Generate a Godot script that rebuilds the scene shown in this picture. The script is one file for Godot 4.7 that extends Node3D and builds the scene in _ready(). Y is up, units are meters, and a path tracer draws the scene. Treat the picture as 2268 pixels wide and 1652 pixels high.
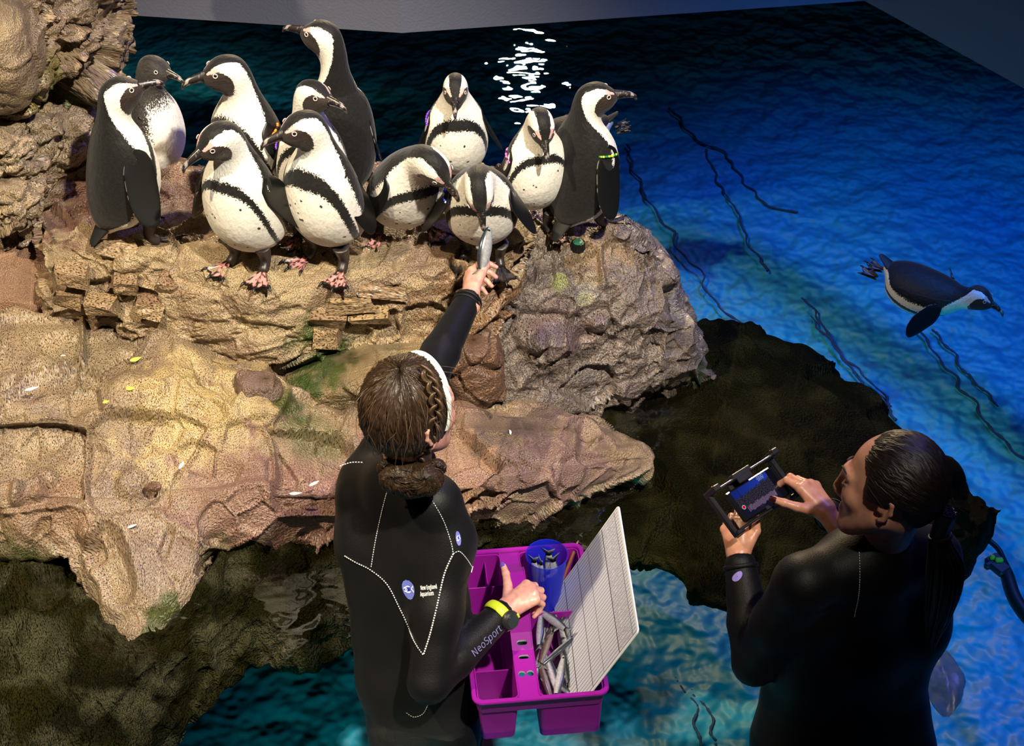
extends Node3D
# Aquarium penguin pool seen from a walkway above. Units are metres, y up, water surface at y = 0.

const CAM_H := 3.16
const PITCH := 40.0
const Q := 1.0             # size of rock cells, 1 for the finished picture
const FOCAL := 4000.0      # in pixels of the 2268 x 1652 frame

var M := {}                # materials
var taken := {}            # names already used at top level
var n_a := FastNoiseLite.new()
var n_b := FastNoiseLite.new()
var n_cell := FastNoiseLite.new()
var n_edge := FastNoiseLite.new()
var n_man := FastNoiseLite.new()
var ground: Array[PackedVector3Array] = []

func _ready():
	# ---- camera, sky, lights, exposure -------------------------------------------------
	var cam := Camera3D.new(); cam.name = "camera"
	cam.position = Vector3(0, CAM_H, 0); cam.rotation_degrees = Vector3(-PITCH, 0, 0)
	cam.fov = rad_to_deg(2.0 * atan(826.0 / FOCAL)); cam.near = 0.05; cam.far = 60.0
	add_child(cam); cam.current = true
	var env := Environment.new()
	env.background_mode = Environment.BG_COLOR; env.background_color = Color(0.0, 0.0, 0.0)
	env.tonemap_mode = Environment.TONE_MAPPER_LINEAR; env.tonemap_exposure = 1.0
	env.sdfgi_enabled = true; env.ssao_enabled = true; env.ssil_enabled = true
	var we := WorldEnvironment.new(); we.name = "world_environment"; we.environment = env; add_child(we)
	spot("key_spotlight", Vector3(1.5, 5.6, -0.6), Vector3(-0.80, 0.3, -3.6), Color(1.0, 0.96, 0.88), 68.0, 16.5, 0.10, 0.8)
	spot("left_spotlight", Vector3(-2.6, 5.4, -1.6), Vector3(-0.85, 0.3, -3.5), Color(1.0, 0.91, 0.76), 38.0, 17.5, 0.08, 0.6)
	spot("back_spotlight", Vector3(0.11, 3.1, -10.6), Vector3(-0.4, 0.3, -3.8), Color(1.0, 0.88, 0.70), 44.0, 20.0, 0.10, 0.6)
	spot("blue_spotlight", Vector3(2.6, 5.6, -4.2), Vector3(1.75, -0.9, -4.7), Color(0.12, 0.52, 1.0), 46.0, 19.5, 0.3, 0.9)
	spot("violet_spotlight", Vector3(3.2, 5.4, -6.0), Vector3(0.6, 0.3, -4.0), Color(0.5, 0.48, 1.0), 12.0, 24.0, 0.1, 0.6)
	spot("added_floor_light", Vector3(-0.35, -0.22, -1.75), Vector3(0.1, -0.9, -3.1), Color(0.12, 0.86, 0.78), 1.1, 48.0, 0.06, 0.9)  # added lamp out of view under water, turns the pool floor teal
	spot("added_floor_light", Vector3(1.75, -0.22, -1.7), Vector3(1.7, -0.9, -3.6), Color(0.12, 0.76, 0.92), 1.7, 48.0, 0.06, 0.9)  # second added underwater lamp, lights the floor but not the photographer
	make_tools()
	make_materials()
	build_room()
	build_rocks()
	build_water()
	build_penguins()
	build_keeper()
	build_photographer()
	build_caddy()
	build_phone()
	build_small_things()

func spot(called, at: Vector3, to: Vector3, c: Color, energy: float, angle: float, size: float, soft: float):
	var root := Node3D.new(); root.name = numbered(called); add_child(root, true); root.position = at
	root.look_at_from_position(at, to, Vector3.UP if absf((to - at).normalized().y) < 0.95 else Vector3.FORWARD)
	root.set_meta("label", ("black stage %s hung under the dark ceiling" if at.y > 1.0 else "black lamp added under water near the %s, below the camera" % ("keeper" if at.x < 0.0 else "photographer")) % ([called.replace("_", " ")] if at.y > 1.0 else []))
	root.set_meta("category", "spotlight")
	# housing: an open can that points along -z
	var can := lathe([[0.0, 0.22], [0.07, 0.22], [0.085, 0.18], [0.095, 0.02], [0.105, -0.06], [0.1, -0.06], [0.088, 0.0], [0.075, 0.1], [0.0, 0.11]], 24)
	var h := part("housing", can, M_get("lamp_black"), root)
	h.rotation_degrees = Vector3(90, 0, 0)
	var lens := lathe([[0.06, -0.002], [0.0, -0.004]], 8)
	var gm := StandardMaterial3D.new(); gm.albedo_color = Color(0.9, 0.9, 0.9); gm.emission_enabled = true; gm.emission = c; gm.emission_energy_multiplier = 26.0
	var l := part("lamp_lens", lens, gm, root); l.rotation_degrees = Vector3(90, 0, 0); l.position = Vector3(0, 0, 0.02)
	var yoke := SurfaceTool.new(); yoke.begin(Mesh.PRIMITIVE_TRIANGLES)
	for s in [-1, 1]:
		add_box(yoke, Vector3(s * 0.112, 0.1, 0.06), Vector3(0.008, 0.24, 0.03))
	add_box(yoke, Vector3(0, 0.22, 0.06), Vector3(0.232, 0.01, 0.03))
	yoke.generate_normals(); part("yoke", yoke.commit(), M_get("lamp_black"), root)
	var li := SpotLight3D.new(); li.name = "beam"; root.add_child(li)
	li.position = Vector3(0, 0, -0.075); li.light_color = c; li.light_energy = energy; li.spot_angle = angle
	li.spot_angle_attenuation = soft; li.spot_range = 30.0; li.spot_attenuation = 2.0; li.light_size = size; li.shadow_enabled = true

# ---- small tools ------------------------------------------------------------------------
func P(px: float, py: float, h: float) -> Vector3:
	# the place at height h that lies towards this point of the photograph
	var a := deg_to_rad(PITCH) + atan((py - 826.0) / FOCAL)
	return at_distance(px, a, (CAM_H - h) / tan(a), h)

func PD(px: float, py: float, d: float) -> Vector3:
	# the same, at horizontal distance d from the camera
	var a := deg_to_rad(PITCH) + atan((py - 826.0) / FOCAL)
	return at_distance(px, a, d, CAM_H - d * tan(a))

func at_distance(px: float, _a: float, d: float, h: float) -> Vector3:
	var p := deg_to_rad(PITCH)
	var z := d * cos(p) + (CAM_H - h) * sin(p)
	return Vector3((px - 1134.0) / FOCAL * z, h, -d)

func M_get(k) -> Material:
	if not M.has(k):
		var m := StandardMaterial3D.new(); m.albedo_color = Color(0.03, 0.03, 0.032); m.roughness = 0.5
		M[k] = m
	return M[k]

func numbered(called: String) -> String:
	var n: int = taken.get(called, 0); taken[called] = n + 1
	return called if n == 0 else "%s_%03d" % [called, n]

func thing(called, label, category, at := Vector3.ZERO, group := "") -> Node3D:
	var o := Node3D.new(); o.name = numbered(called); add_child(o, true); o.position = at
	tag(o, label, category, group); return o

func tag(o, label, category, group := ""):
	o.set_meta("label", label); o.set_meta("category", category)
	if group: o.set_meta("group", group)

func part(called, mesh: Mesh, m: Material, parent: Node, at := Vector3.ZERO) -> MeshInstance3D:
	var o := MeshInstance3D.new()
	o.name = called if parent != self else numbered(called)
	o.mesh = mesh; o.material_override = m
	parent.add_child(o, true); o.position = at
	return o

func struct(called, mesh: Mesh, m: Material) -> MeshInstance3D:
	var o := part(called, mesh, m, self); o.set_meta("kind", "structure"); return o

func lin(r: int, g: int, b: int) -> Color:
	return Color8(r, g, b).srgb_to_linear()

func add_box(st: SurfaceTool, c: Vector3, s: Vector3, bevel := 0.0, b := Basis()):
	# a box whose edges are chamfered by bevel
	var h := s * 0.5
	var k := minf(bevel, minf(h.x, minf(h.y, h.z)) * 0.9)
	var ax := [Vector3.RIGHT, Vector3.UP, Vector3.BACK]
	var quads := []
	for i in 3:
		for sg in [-1.0, 1.0]:
			var n: Vector3 = ax[i] * sg
			var u: Vector3 = ax[(i + 1) % 3]
			var v: Vector3 = ax[(i + 2) % 3]
			var hu: float = h[(i + 1) % 3] - k
			var hv: float = h[(i + 2) % 3] - k
			var o: Vector3 = n * h[i]
			quads.append([o - u * hu - v * hv, o + u * hu - v * hv, o + u * hu + v * hv, o - u * hu + v * hv, n])
	if k > 0.0:
		for i in 3:
			var j := (i + 1) % 3
			var l := (i + 2) % 3
			for si in [-1.0, 1.0]:
				for sj in [-1.0, 1.0]:
					var e: Vector3 = ax[l] * (h[l] - k)
					var p1: Vector3 = ax[i] * si * h[i] + ax[j] * sj * (h[j] - k)
					var p2: Vector3 = ax[i] * si * (h[i] - k) + ax[j] * sj * h[j]
					quads.append([p1 - e, p2 - e, p2 + e, p1 + e, (ax[i] * si + ax[j] * sj).normalized()])
		for sx in [-1.0, 1.0]:
			for sy in [-1.0, 1.0]:
				for sz in [-1.0, 1.0]:
					var s3 := Vector3(sx, sy, sz)
					var q := s3 * h
					tri(st, c + b * (q - Vector3(0, sy * k, sz * k)), c + b * (q - Vector3(sx * k, 0, sz * k)), c + b * (q - Vector3(sx * k, sy * k, 0)), b * s3)
	for q in quads:
		tri(st, c + b * q[0], c + b * q[1], c + b * q[2], b * q[4])
		tri(st, c + b * q[0], c + b * q[2], c + b * q[3], b * q[4])

func tri(st: SurfaceTool, p: Vector3, q: Vector3, r: Vector3, n: Vector3):
	# one triangle whose front (clockwise) looks along n
	st.set_smooth_group(-1)
	if (q - p).cross(r - p).dot(n) > 0.0:
		st.add_vertex(p); st.add_vertex(r); st.add_vertex(q)
	else:
		st.add_vertex(p); st.add_vertex(q); st.add_vertex(r)

func box_mesh(s: Vector3, bevel := 0.0) -> ArrayMesh:
	var st := SurfaceTool.new(); st.begin(Mesh.PRIMITIVE_TRIANGLES)
	add_box(st, Vector3.ZERO, s, bevel); st.generate_normals(); return st.commit()

func grid(pts: PackedVector3Array, nu: int, nv: int, wrap_v := false, cols := PackedColorArray(), uvs := PackedVector2Array(), flip := false, into: ArrayMesh = null) -> ArrayMesh:
	# pts[i * nv + j]; outward is d/di x d/dj unless flipped
	var normals := PackedVector3Array(); normals.resize(pts.size())
	var sg := -1.0 if flip else 1.0
	for i in nu:
		var ia := maxi(i - 1, 0) * nv
		var ib := mini(i + 1, nu - 1) * nv
		var ic := i * nv
		for j in nv:
			var ja := j - 1
			var jb := j + 1
			if wrap_v:
				if ja < 0: ja = nv - 2
				if jb > nv - 1: jb = 1
			else:
				if ja < 0: ja = 0
				if jb > nv - 1: jb = nv - 1
			normals[ic + j] = ((pts[ib + j] - pts[ia + j]).cross(pts[ic + jb] - pts[ic + ja]) * sg).normalized()
	if wrap_v:
		pass
	for j in nv:   # closed ends: take the neighbour's normal where a ring shrinks to a point
		if normals[j].length_squared() < 0.5: normals[j] = (pts[0] - pts[mini(nu - 1, 2) * nv]).normalized()
		if normals[(nu - 1) * nv + j].length_squared() < 0.5: normals[(nu - 1) * nv + j] = (pts[(nu - 1) * nv] - pts[maxi(nu - 3, 0) * nv]).normalized()
	var idx := PackedInt32Array(); idx.resize((nu - 1) * (nv - 1) * 6)
	var k := 0
	for i in nu - 1:
		for j in nv - 1:
			var a := i * nv + j
			var b := a + nv
			if flip:
				idx[k] = a; idx[k + 1] = b; idx[k + 2] = b + 1; idx[k + 3] = a; idx[k + 4] = b + 1; idx[k + 5] = a + 1
			else:
				idx[k] = a; idx[k + 1] = b + 1; idx[k + 2] = b; idx[k + 3] = a; idx[k + 4] = a + 1; idx[k + 5] = b + 1
			k += 6
	var arr := []; arr.resize(Mesh.ARRAY_MAX)
	arr[Mesh.ARRAY_VERTEX] = pts; arr[Mesh.ARRAY_NORMAL] = normals; arr[Mesh.ARRAY_INDEX] = idx
	if cols.size(): arr[Mesh.ARRAY_COLOR] = cols
	if uvs.size(): arr[Mesh.ARRAY_TEX_UV] = uvs
	var m := into if into else ArrayMesh.new()
	m.add_surface_from_arrays(Mesh.PRIMITIVE_TRIANGLES, arr)
	return m

func lathe(profile: Array, seg: int) -> ArrayMesh:
	# profile of [radius, y], walked so that the outside lies to its right hand
	var pts := PackedVector3Array()
	for q in profile:
		for j in seg + 1:
			var a := TAU * j / seg
			pts.append(Vector3(q[0] * cos(a), q[1], q[0] * sin(a)))
	return smooth_mesh(pts, profile.size(), seg + 1)

func smooth_mesh(pts: PackedVector3Array, nu: int, nv: int) -> ArrayMesh:
	# like grid(), with creases kept where rows turn sharply: each quad flat across rows, round along them
	var st := SurfaceTool.new(); st.begin(Mesh.PRIMITIVE_TRIANGLES)
	for i in nu - 1:
		st.set_smooth_group(i + 1)
		for j in nv - 1:
			var a := pts[i * nv + j]
			var b := pts[(i + 1) * nv + j]
			var c := pts[(i + 1) * nv + j + 1]
			var d := pts[i * nv + j + 1]
			for t in [a, c, b, a, d, c]:
				st.add_vertex(t)
	st.generate_normals(); return st.commit()

func tube(path: PackedVector3Array, radii: PackedFloat32Array, sides := 8, into: SurfaceTool = null, col := Color.WHITE) -> ArrayMesh:
	var n := path.size()
	var pts := PackedVector3Array()
	var up := Vector3.UP
	var t0 := (path[1] - path[0]).normalized()
	if absf(t0.dot(up)) > 0.9: up = Vector3.RIGHT
	var x := up.cross(t0).normalized()
	for i in n:
		var t := (path[mini(i + 1, n - 1)] - path[maxi(i - 1, 0)]).normalized()
		x = (x - t * x.dot(t)).normalized()
		var y := t.cross(x)
		for j in sides + 1:
			var a := TAU * j / sides
			pts.append(path[i] + (x * cos(a) + y * sin(a)) * radii[i])
	# closed ends
	var all := PackedVector3Array()
	for j in sides + 1: all.append(path[0])
	all.append_array(pts)
	for j in sides + 1: all.append(path[n - 1])
	var cols := PackedColorArray()
	if into or col != Color.WHITE:
		cols.resize(all.size()); cols.fill(col)
	var m := grid(all, n + 2, sides + 1, true, cols)
	if into: into.append_from(m, 0, Transform3D())
	return m

func crom(a: Vector3, b: Vector3, c: Vector3, d: Vector3, t: float) -> Vector3:
	return b.cubic_interpolate(c, a, d, t)

func smooth_path(ctrl: Array, n: int) -> PackedVector3Array:
	var out := PackedVector3Array()
	var k := ctrl.size()
	for i in n:
		var t := float(i) / (n - 1) * (k - 1)
		var s := mini(int(t), k - 2)
		out.append(crom(ctrl[maxi(s - 1, 0)], ctrl[s], ctrl[s + 1], ctrl[mini(s + 2, k - 1)], t - s))
	return out

func noise_tex(freq: float, size: int, seed_: int, ramp: Array = [], normal := false, strength := 4.0, kind := FastNoiseLite.TYPE_SIMPLEX_SMOOTH, octaves := 3) -> NoiseTexture2D:
	var n := FastNoiseLite.new(); n.noise_type = kind; n.frequency = freq; n.seed = seed_; n.fractal_octaves = octaves
	if kind == FastNoiseLite.TYPE_CELLULAR: n.fractal_type = FastNoiseLite.FRACTAL_NONE
	var t := NoiseTexture2D.new(); t.width = size; t.height = size; t.seamless = true; t.noise = n
	if normal: t.as_normal_map = true; t.bump_strength = strength
	if ramp.size():
		var g := Gradient.new(); g.offsets = PackedFloat32Array(ramp.map(func(r): return r[0])); g.colors = PackedColorArray(ramp.map(func(r): return r[1]))
		t.color_ramp = g
	return t

func make_tools():
	n_a.noise_type = FastNoiseLite.TYPE_SIMPLEX_SMOOTH; n_a.frequency = 1.0; n_a.fractal_octaves = 4; n_a.seed = 3
	n_b.noise_type = FastNoiseLite.TYPE_SIMPLEX_SMOOTH; n_b.frequency = 1.0; n_b.fractal_octaves = 2; n_b.seed = 11
	for c in [n_cell, n_edge, n_man]:
		c.noise_type = FastNoiseLite.TYPE_CELLULAR; c.frequency = 1.0; c.fractal_type = FastNoiseLite.FRACTAL_NONE; c.seed = 7
		c.domain_warp_enabled = true; c.domain_warp_amplitude = 0.35; c.domain_warp_frequency = 0.7; c.domain_warp_fractal_type = FastNoiseLite.DOMAIN_WARP_FRACTAL_NONE
	n_cell.cellular_return_type = FastNoiseLite.RETURN_CELL_VALUE
	n_edge.cellular_return_type = FastNoiseLite.RETURN_DISTANCE2_SUB
	n_man.cellular_return_type = FastNoiseLite.RETURN_DISTANCE; n_man.cellular_distance_function = FastNoiseLite.DISTANCE_MANHATTAN; n_man.seed = 21

func make_materials():
	var rock := StandardMaterial3D.new(); rock.vertex_color_use_as_albedo = true
	rock.albedo_texture = noise_tex(0.055, 1024, 5, [[0.0, Color(0.2, 0.2, 0.2)], [0.27, Color(0.3, 0.3, 0.3)], [0.38, Color(0.8, 0.79, 0.78)], [0.55, Color(0.97, 0.97, 0.96)], [1.0, Color(1, 1, 1)]], false, 1.0, FastNoiseLite.TYPE_SIMPLEX_SMOOTH, 4)
	rock.roughness = 0.28; rock.metallic_specular = 0.5
	rock.heightmap_enabled = true; rock.heightmap_texture = noise_tex(0.02, 1024, 31, [], false, 1.0, FastNoiseLite.TYPE_SIMPLEX_SMOOTH, 5); rock.heightmap_scale = 0.34
	M.rock = rock
	var sunken_rock := rock.duplicate(); sunken_rock.heightmap_scale = 1.2; sunken_rock.metallic_specular = 0.12; sunken_rock.roughness = 0.6  # dull sunken rock; on the right shelf underwater dimness is painted in
	M.sunken_rock = sunken_rock
	var w := StandardMaterial3D.new(); w.transparency = BaseMaterial3D.TRANSPARENCY_ALPHA; w.albedo_color = Color(0.0, 0.02, 0.03, 0.0); w.roughness = 0.0
	w.normal_enabled = true; w.normal_texture = noise_tex(0.011, 1024, 77, [], true, 5.0, FastNoiseLite.TYPE_SIMPLEX_SMOOTH, 3); w.normal_scale = 0.22
	w.uv1_scale = Vector3(8, 14, 1)
	M.water = w
	M.dark_wall = plain(Color8(30, 32, 40), 0.8)
	M.hall = plain(Color8(16, 20, 22), 0.9)
	M.lamp_black = plain(Color8(20, 20, 22), 0.5)
	var fl := plain(Color.WHITE, 0.6); fl.vertex_color_use_as_albedo = true
	fl.heightmap_enabled = true; fl.heightmap_texture = noise_tex(0.02, 512, 41); fl.uv1_triplanar = true; fl.uv1_world_triplanar = true; fl.heightmap_scale = 5.0; fl.uv1_scale = Vector3(0.6, 0.6, 0.6)
	M.floor = fl
	var bl := plain(Color8(104, 108, 128), 0.75)
	bl.heightmap_enabled = true; bl.heightmap_texture = noise_tex(0.05, 512, 43); bl.uv1_triplanar = true; bl.uv1_world_triplanar = true; bl.uv1_scale = Vector3(3, 3, 3); bl.heightmap_scale = 0.08
	M.parapet = bl

func plain(c: Color, rough := 0.6, metal := 0.0) -> StandardMaterial3D:
	var m := StandardMaterial3D.new(); m.albedo_color = c; m.roughness = rough; m.metallic = metal; return m

# ---- room, pool and water -----------------------------------------------------------------
func build_room():
	struct("wall_far", box_mesh(Vector3(18.4, 7.6, 0.2)), M.hall).position = Vector3(0, 2.8, -13.1)
	struct("wall_near", box_mesh(Vector3(18.4, 7.6, 0.2)), M.hall).position = Vector3(0, 2.8, 5.1)
	struct("wall_left", box_mesh(Vector3(0.2, 7.6, 18.0)), M.hall).position = Vector3(-9.1, 2.8, -4.0)
	struct("wall_right", box_mesh(Vector3(0.2, 7.6, 18.0)), M.hall).position = Vector3(9.1, 2.8, -4.0)
	struct("ceiling", box_mesh(Vector3(18.4, 0.2, 18.4)), M.hall).position = Vector3(0, 6.7, -4.0)
	# pool floor, painted in cloudy blues, gently uneven
	var n := 260
	var pts := PackedVector3Array(); var cols := PackedColorArray()
	for i in n + 1:
		for j in n + 1:
			var x := -9.0 + 18.0 * j / n
			var z := 5.0 - 18.0 * i / n
			pts.append(Vector3(x, -0.95 + 0.03 * n_b.get_noise_2d(x * 0.9, z * 0.9), z))
			var t := clampf(0.5 + 0.9 * n_a.get_noise_2d(x * 1.1 + 40.0, z * 1.1), 0.0, 1.0)
			cols.append(lin(18, 118, 165).lerp(lin(26, 142, 158), t))
	struct("floor", grid(pts, n + 1, n + 1, false, cols, PackedVector2Array(), true), M.floor)
	# parapet of the raised walkway over the far side of the pool, in three straight runs
	var run := [PD(-400, -2, 5.3), PD(230, 30, 5.25), PD(890, 73, 5.0), PD(1915, 2, 5.3), PD(2330, 230, 4.7), PD(2700, 420, 4.2)]
	run[5].y = run[4].y - 0.02
	for i in run.size() - 1:
		var a: Vector3 = run[i]
		var b: Vector3 = run[i + 1]
		var st := SurfaceTool.new(); st.begin(Mesh.PRIMITIVE_TRIANGLES)
		var out := (b - a).cross(Vector3.UP).normalized() * -0.16
		out.y = 0
		var c8 := []
		for q in [a, b]:
			for k in 2:
				for u in 2:
					c8.append(q + out * k + Vector3(0, 0.32 * u, 0))
		var mid := (a + b) * 0.5 + out * 0.5 + Vector3(0, 0.16, 0)
		for f in [[0, 4, 5, 1], [2, 6, 7, 3], [0, 1, 3, 2], [4, 5, 7, 6], [1, 5, 7, 3], [0, 4, 6, 2]]:
			var cen: Vector3 = (c8[f[0]] + c8[f[1]] + c8[f[2]] + c8[f[3]]) * 0.25
			tri(st, c8[f[0]], c8[f[1]], c8[f[2]], cen - mid); tri(st, c8[f[0]], c8[f[2]], c8[f[3]], cen - mid)
		st.generate_normals()
		struct("wall_walkway", st.commit(), M.parapet)

func build_water():
	var n := 60
	var pts := PackedVector3Array(); var uvs := PackedVector2Array()
	for i in n + 1:
		for j in n + 1:
			pts.append(Vector3(-9.0 + 18.0 * j / n, 0, 5.0 - 18.0 * i / n)); uvs.append(Vector2(float(j) / n, float(i) / n))
	var w := struct("water", grid(pts, n + 1, n + 1, false, PackedColorArray(), uvs, true), M.water)
	w.set_meta("label", "clear rippled pool water"); w.set_meta("category", "water")

# ---- rocks ------------------------------------------------------------------------------
func rock_disp(p: Vector3, s: Dictionary) -> float:
	# blocks that stand proud of the joints between them, at two sizes, on a gently rolling face
	var q: Vector3 = Vector3(p.x + p.y * s.shear, p.y * s.squash - p.x * s.dip, p.z) * s.f
	var d: float = s.big * n_a.get_noise_3dv(p * 2.2)
	d += s.block * (0.6 + n_cell.get_noise_3dv(q)) * smoothstep(0.0, s.joint, n_edge.get_noise_3dv(q) + 1.0)
	d -= s.facet * (n_man.get_noise_3dv(q * 1.3) + 0.6)
	var q2: Vector3 = q * 2.7
	d += s.fine * (0.5 + n_cell.get_noise_3dv(q2)) * smoothstep(0.0, s.joint * 1.5, n_edge.get_noise_3dv(q2) + 1.0)
	return d

func rock_color(p: Vector3, n: Vector3, s: Dictionary) -> Color:
	var t := clampf(0.5 + 0.9 * n_b.get_noise_3dv(p * 3.0 + Vector3(9, 2, 4)), 0, 1)
	var c: Color = (s.c1 as Color).lerp(s.c2, t)
	var u := n_a.get_noise_3dv(p * 7.0 + Vector3(1, 30, 2))
	c = c.lerp(s.c3, clampf(u * 1.6 + 0.15, 0, 0.75))
	for k in s.get("paint", []):
		var w: float = 1.0 - (p - k[0]).length() / k[1] + 0.8 * n_a.get_noise_3dv(p * 16.0)
		if w > 0.0: c = c.lerp(k[2], clampf(w * 2.2, 0, 1) * k[3])
	return c

func style(over := {}) -> Dictionary:
	var s := {"f": 6.5, "shear": 0.15, "squash": 1.7, "dip": 0.3, "big": 0.02, "block": 0.014, "joint": 0.12, "facet": 0.008, "fine": 0.003, "cell": 0.005,
		"c1": lin(167, 146, 118), "c2": lin(153, 129, 108), "c3": lin(126, 107, 96), "paint": [], "top": 0.4}
	s.merge(over, true)
	s.cell *= Q
	return s

func strip_mesh(rows: Array, s: Dictionary, keep := false) -> ArrayMesh:
	# rows: stations, each a list of the same number of control points; outward = station direction x point direction (flipped by s.flip)
	var ns := rows.size()
	var np: int = rows[0].size()
	# parameters spaced by length
	var us := PackedFloat32Array(); var vs := PackedFloat32Array()
	for a in ns - 1:
		var l := 0.0
		for b in np: l = maxf(l, rows[a][b].distance_to(rows[a + 1][b]))
		var k := maxi(2, int(l / s.cell))
		for i in k: us.append(a + float(i) / k)
	us.append(ns - 1)
	for b in np - 1:
		var l := 0.0
		for a in ns: l += rows[a][b].distance_to(rows[a][b + 1]) / ns
		var k := maxi(2, int(l / s.cell * s.get("dense", 1.0)))
		for i in k: vs.append(b + float(i) / k)
	vs.append(np - 1)
	var nu := us.size(); var nv := vs.size()
	var base := PackedVector3Array(); base.resize(nu * nv)
	for i in nu:
		var a := mini(int(us[i]), ns - 2)
		var ta := us[i] - a
		var r0: Array = rows[maxi(a - 1, 0)]
		var r1: Array = rows[a]
		var r2: Array = rows[a + 1]
		var r3: Array = rows[mini(a + 2, ns - 1)]
		var line := []
		for b in np: line.append(crom(r0[b], r1[b], r2[b], r3[b], ta))
		for j in nv:
			var b := mini(int(vs[j]), np - 2)
			base[i * nv + j] = crom(line[maxi(b - 1, 0)], line[b], line[b + 1], line[mini(b + 2, np - 1)], vs[j] - b)
	return displaced(base, nu, nv, s, false, keep)

func displaced(base: PackedVector3Array, nu: int, nv: int, s: Dictionary, wrap: bool, keep := false) -> ArrayMesh:
	var sg := -1.0 if s.get("flip", false) else 1.0
	var pts := PackedVector3Array(); pts.resize(nu * nv)
	var cols := PackedColorArray(); cols.resize(nu * nv)
	var uvs := PackedVector2Array(); uvs.resize(nu * nv)
	var st := 4
	var ul := PackedFloat32Array([0.0]); var vl := PackedFloat32Array([0.0])
	for i in range(1, nu): ul.append(ul[i - 1] + base[i * nv + nv / 2].distance_to(base[(i - 1) * nv + nv / 2]))
	for j in range(1, nv): vl.append(vl[j - 1] + base[nu / 2 * nv + j].distance_to(base[nu / 2 * nv + j - 1]))
	for i in nu:
		var ia := maxi(i - st, 0) * nv
		var ib := mini(i + st, nu - 1) * nv
		for j in nv:
			var o := i * nv + j
			var ja := maxi(j - st, 0); var jb := mini(j + st, nv - 1)
			if wrap:
				ja = j - st; jb = j + st
				if ja < 0: ja += nv - 1
				if jb > nv - 1: jb -= nv - 1
			var n := ((base[ib + j] - base[ia + j]).cross(base[i * nv + jb] - base[i * nv + ja]) * sg).normalized()
			var p := base[o]
			var k := 1.0
			if n.y > 0.75: k = lerpf(1.0, s.top, clampf((n.y - 0.75) * 5.0, 0, 1))
			var d := rock_disp(p, s) * k
			for h in s.get("holes", []):
				var w: float = 1.0 - (p - h[0]).length() / h[1]
				if w > 0.0: d -= h[2] * smoothstep(0.0, 0.6, w)
			pts[o] = p + n * d
			cols[o] = rock_color(p, n, s)
			uvs[o] = Vector2(ul[i], vl[j]) * 5.5
	if keep:
		var few := PackedVector3Array()
		for i in range(0, pts.size(), 3):
			if pts[i].y > 0.25: few.append(pts[i])
		ground.append(few)
	return grid(pts, nu, nv, wrap, cols, uvs, s.get("flip", false))

func blob(c: Vector3, r: Vector3, s: Dictionary, b := Basis(), pw := 2.6) -> ArrayMesh:
	# a boulder: a rounded, displaced superellipsoid
	var nu := maxi(14, int(PI * maxf(r.x, maxf(r.y, r.z)) / s.cell)); var nv := nu * 2 + 1
	var base := PackedVector3Array(); base.resize(nu * nv)
	for i in nu:
		var th := PI * (0.004 + 0.992 * i / (nu - 1))
		for j in nv:
			var ph := TAU * j / (nv - 1)
			var d := Vector3(sin(th) * cos(ph), cos(th), sin(th) * sin(ph))
			var l := pow(pow(absf(d.x), pw) + pow(absf(d.y), pw) + pow(absf(d.z), pw), -1.0 / pw)
			base[i * nv + j] = c + b * (d * l * r)
	s.flip = true
	return displaced(base, nu, nv, s, true)

func px_rows(list: Array) -> Array:
	var rows := []
	for st in list:
		var r := []
		for q in st: r.append(P(q[0], q[1], q[2]))
		rows.append(r)
	return rows

func ground_at(x: float, z: float) -> float:
	var best := 1e9; var y := 0.45
	for pts in ground:
		for p in pts:
			var d := (p.x - x) * (p.x - x) + (p.z - z) * (p.z - z)
			if d < best: best = d; y = p.y
	return y

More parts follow.
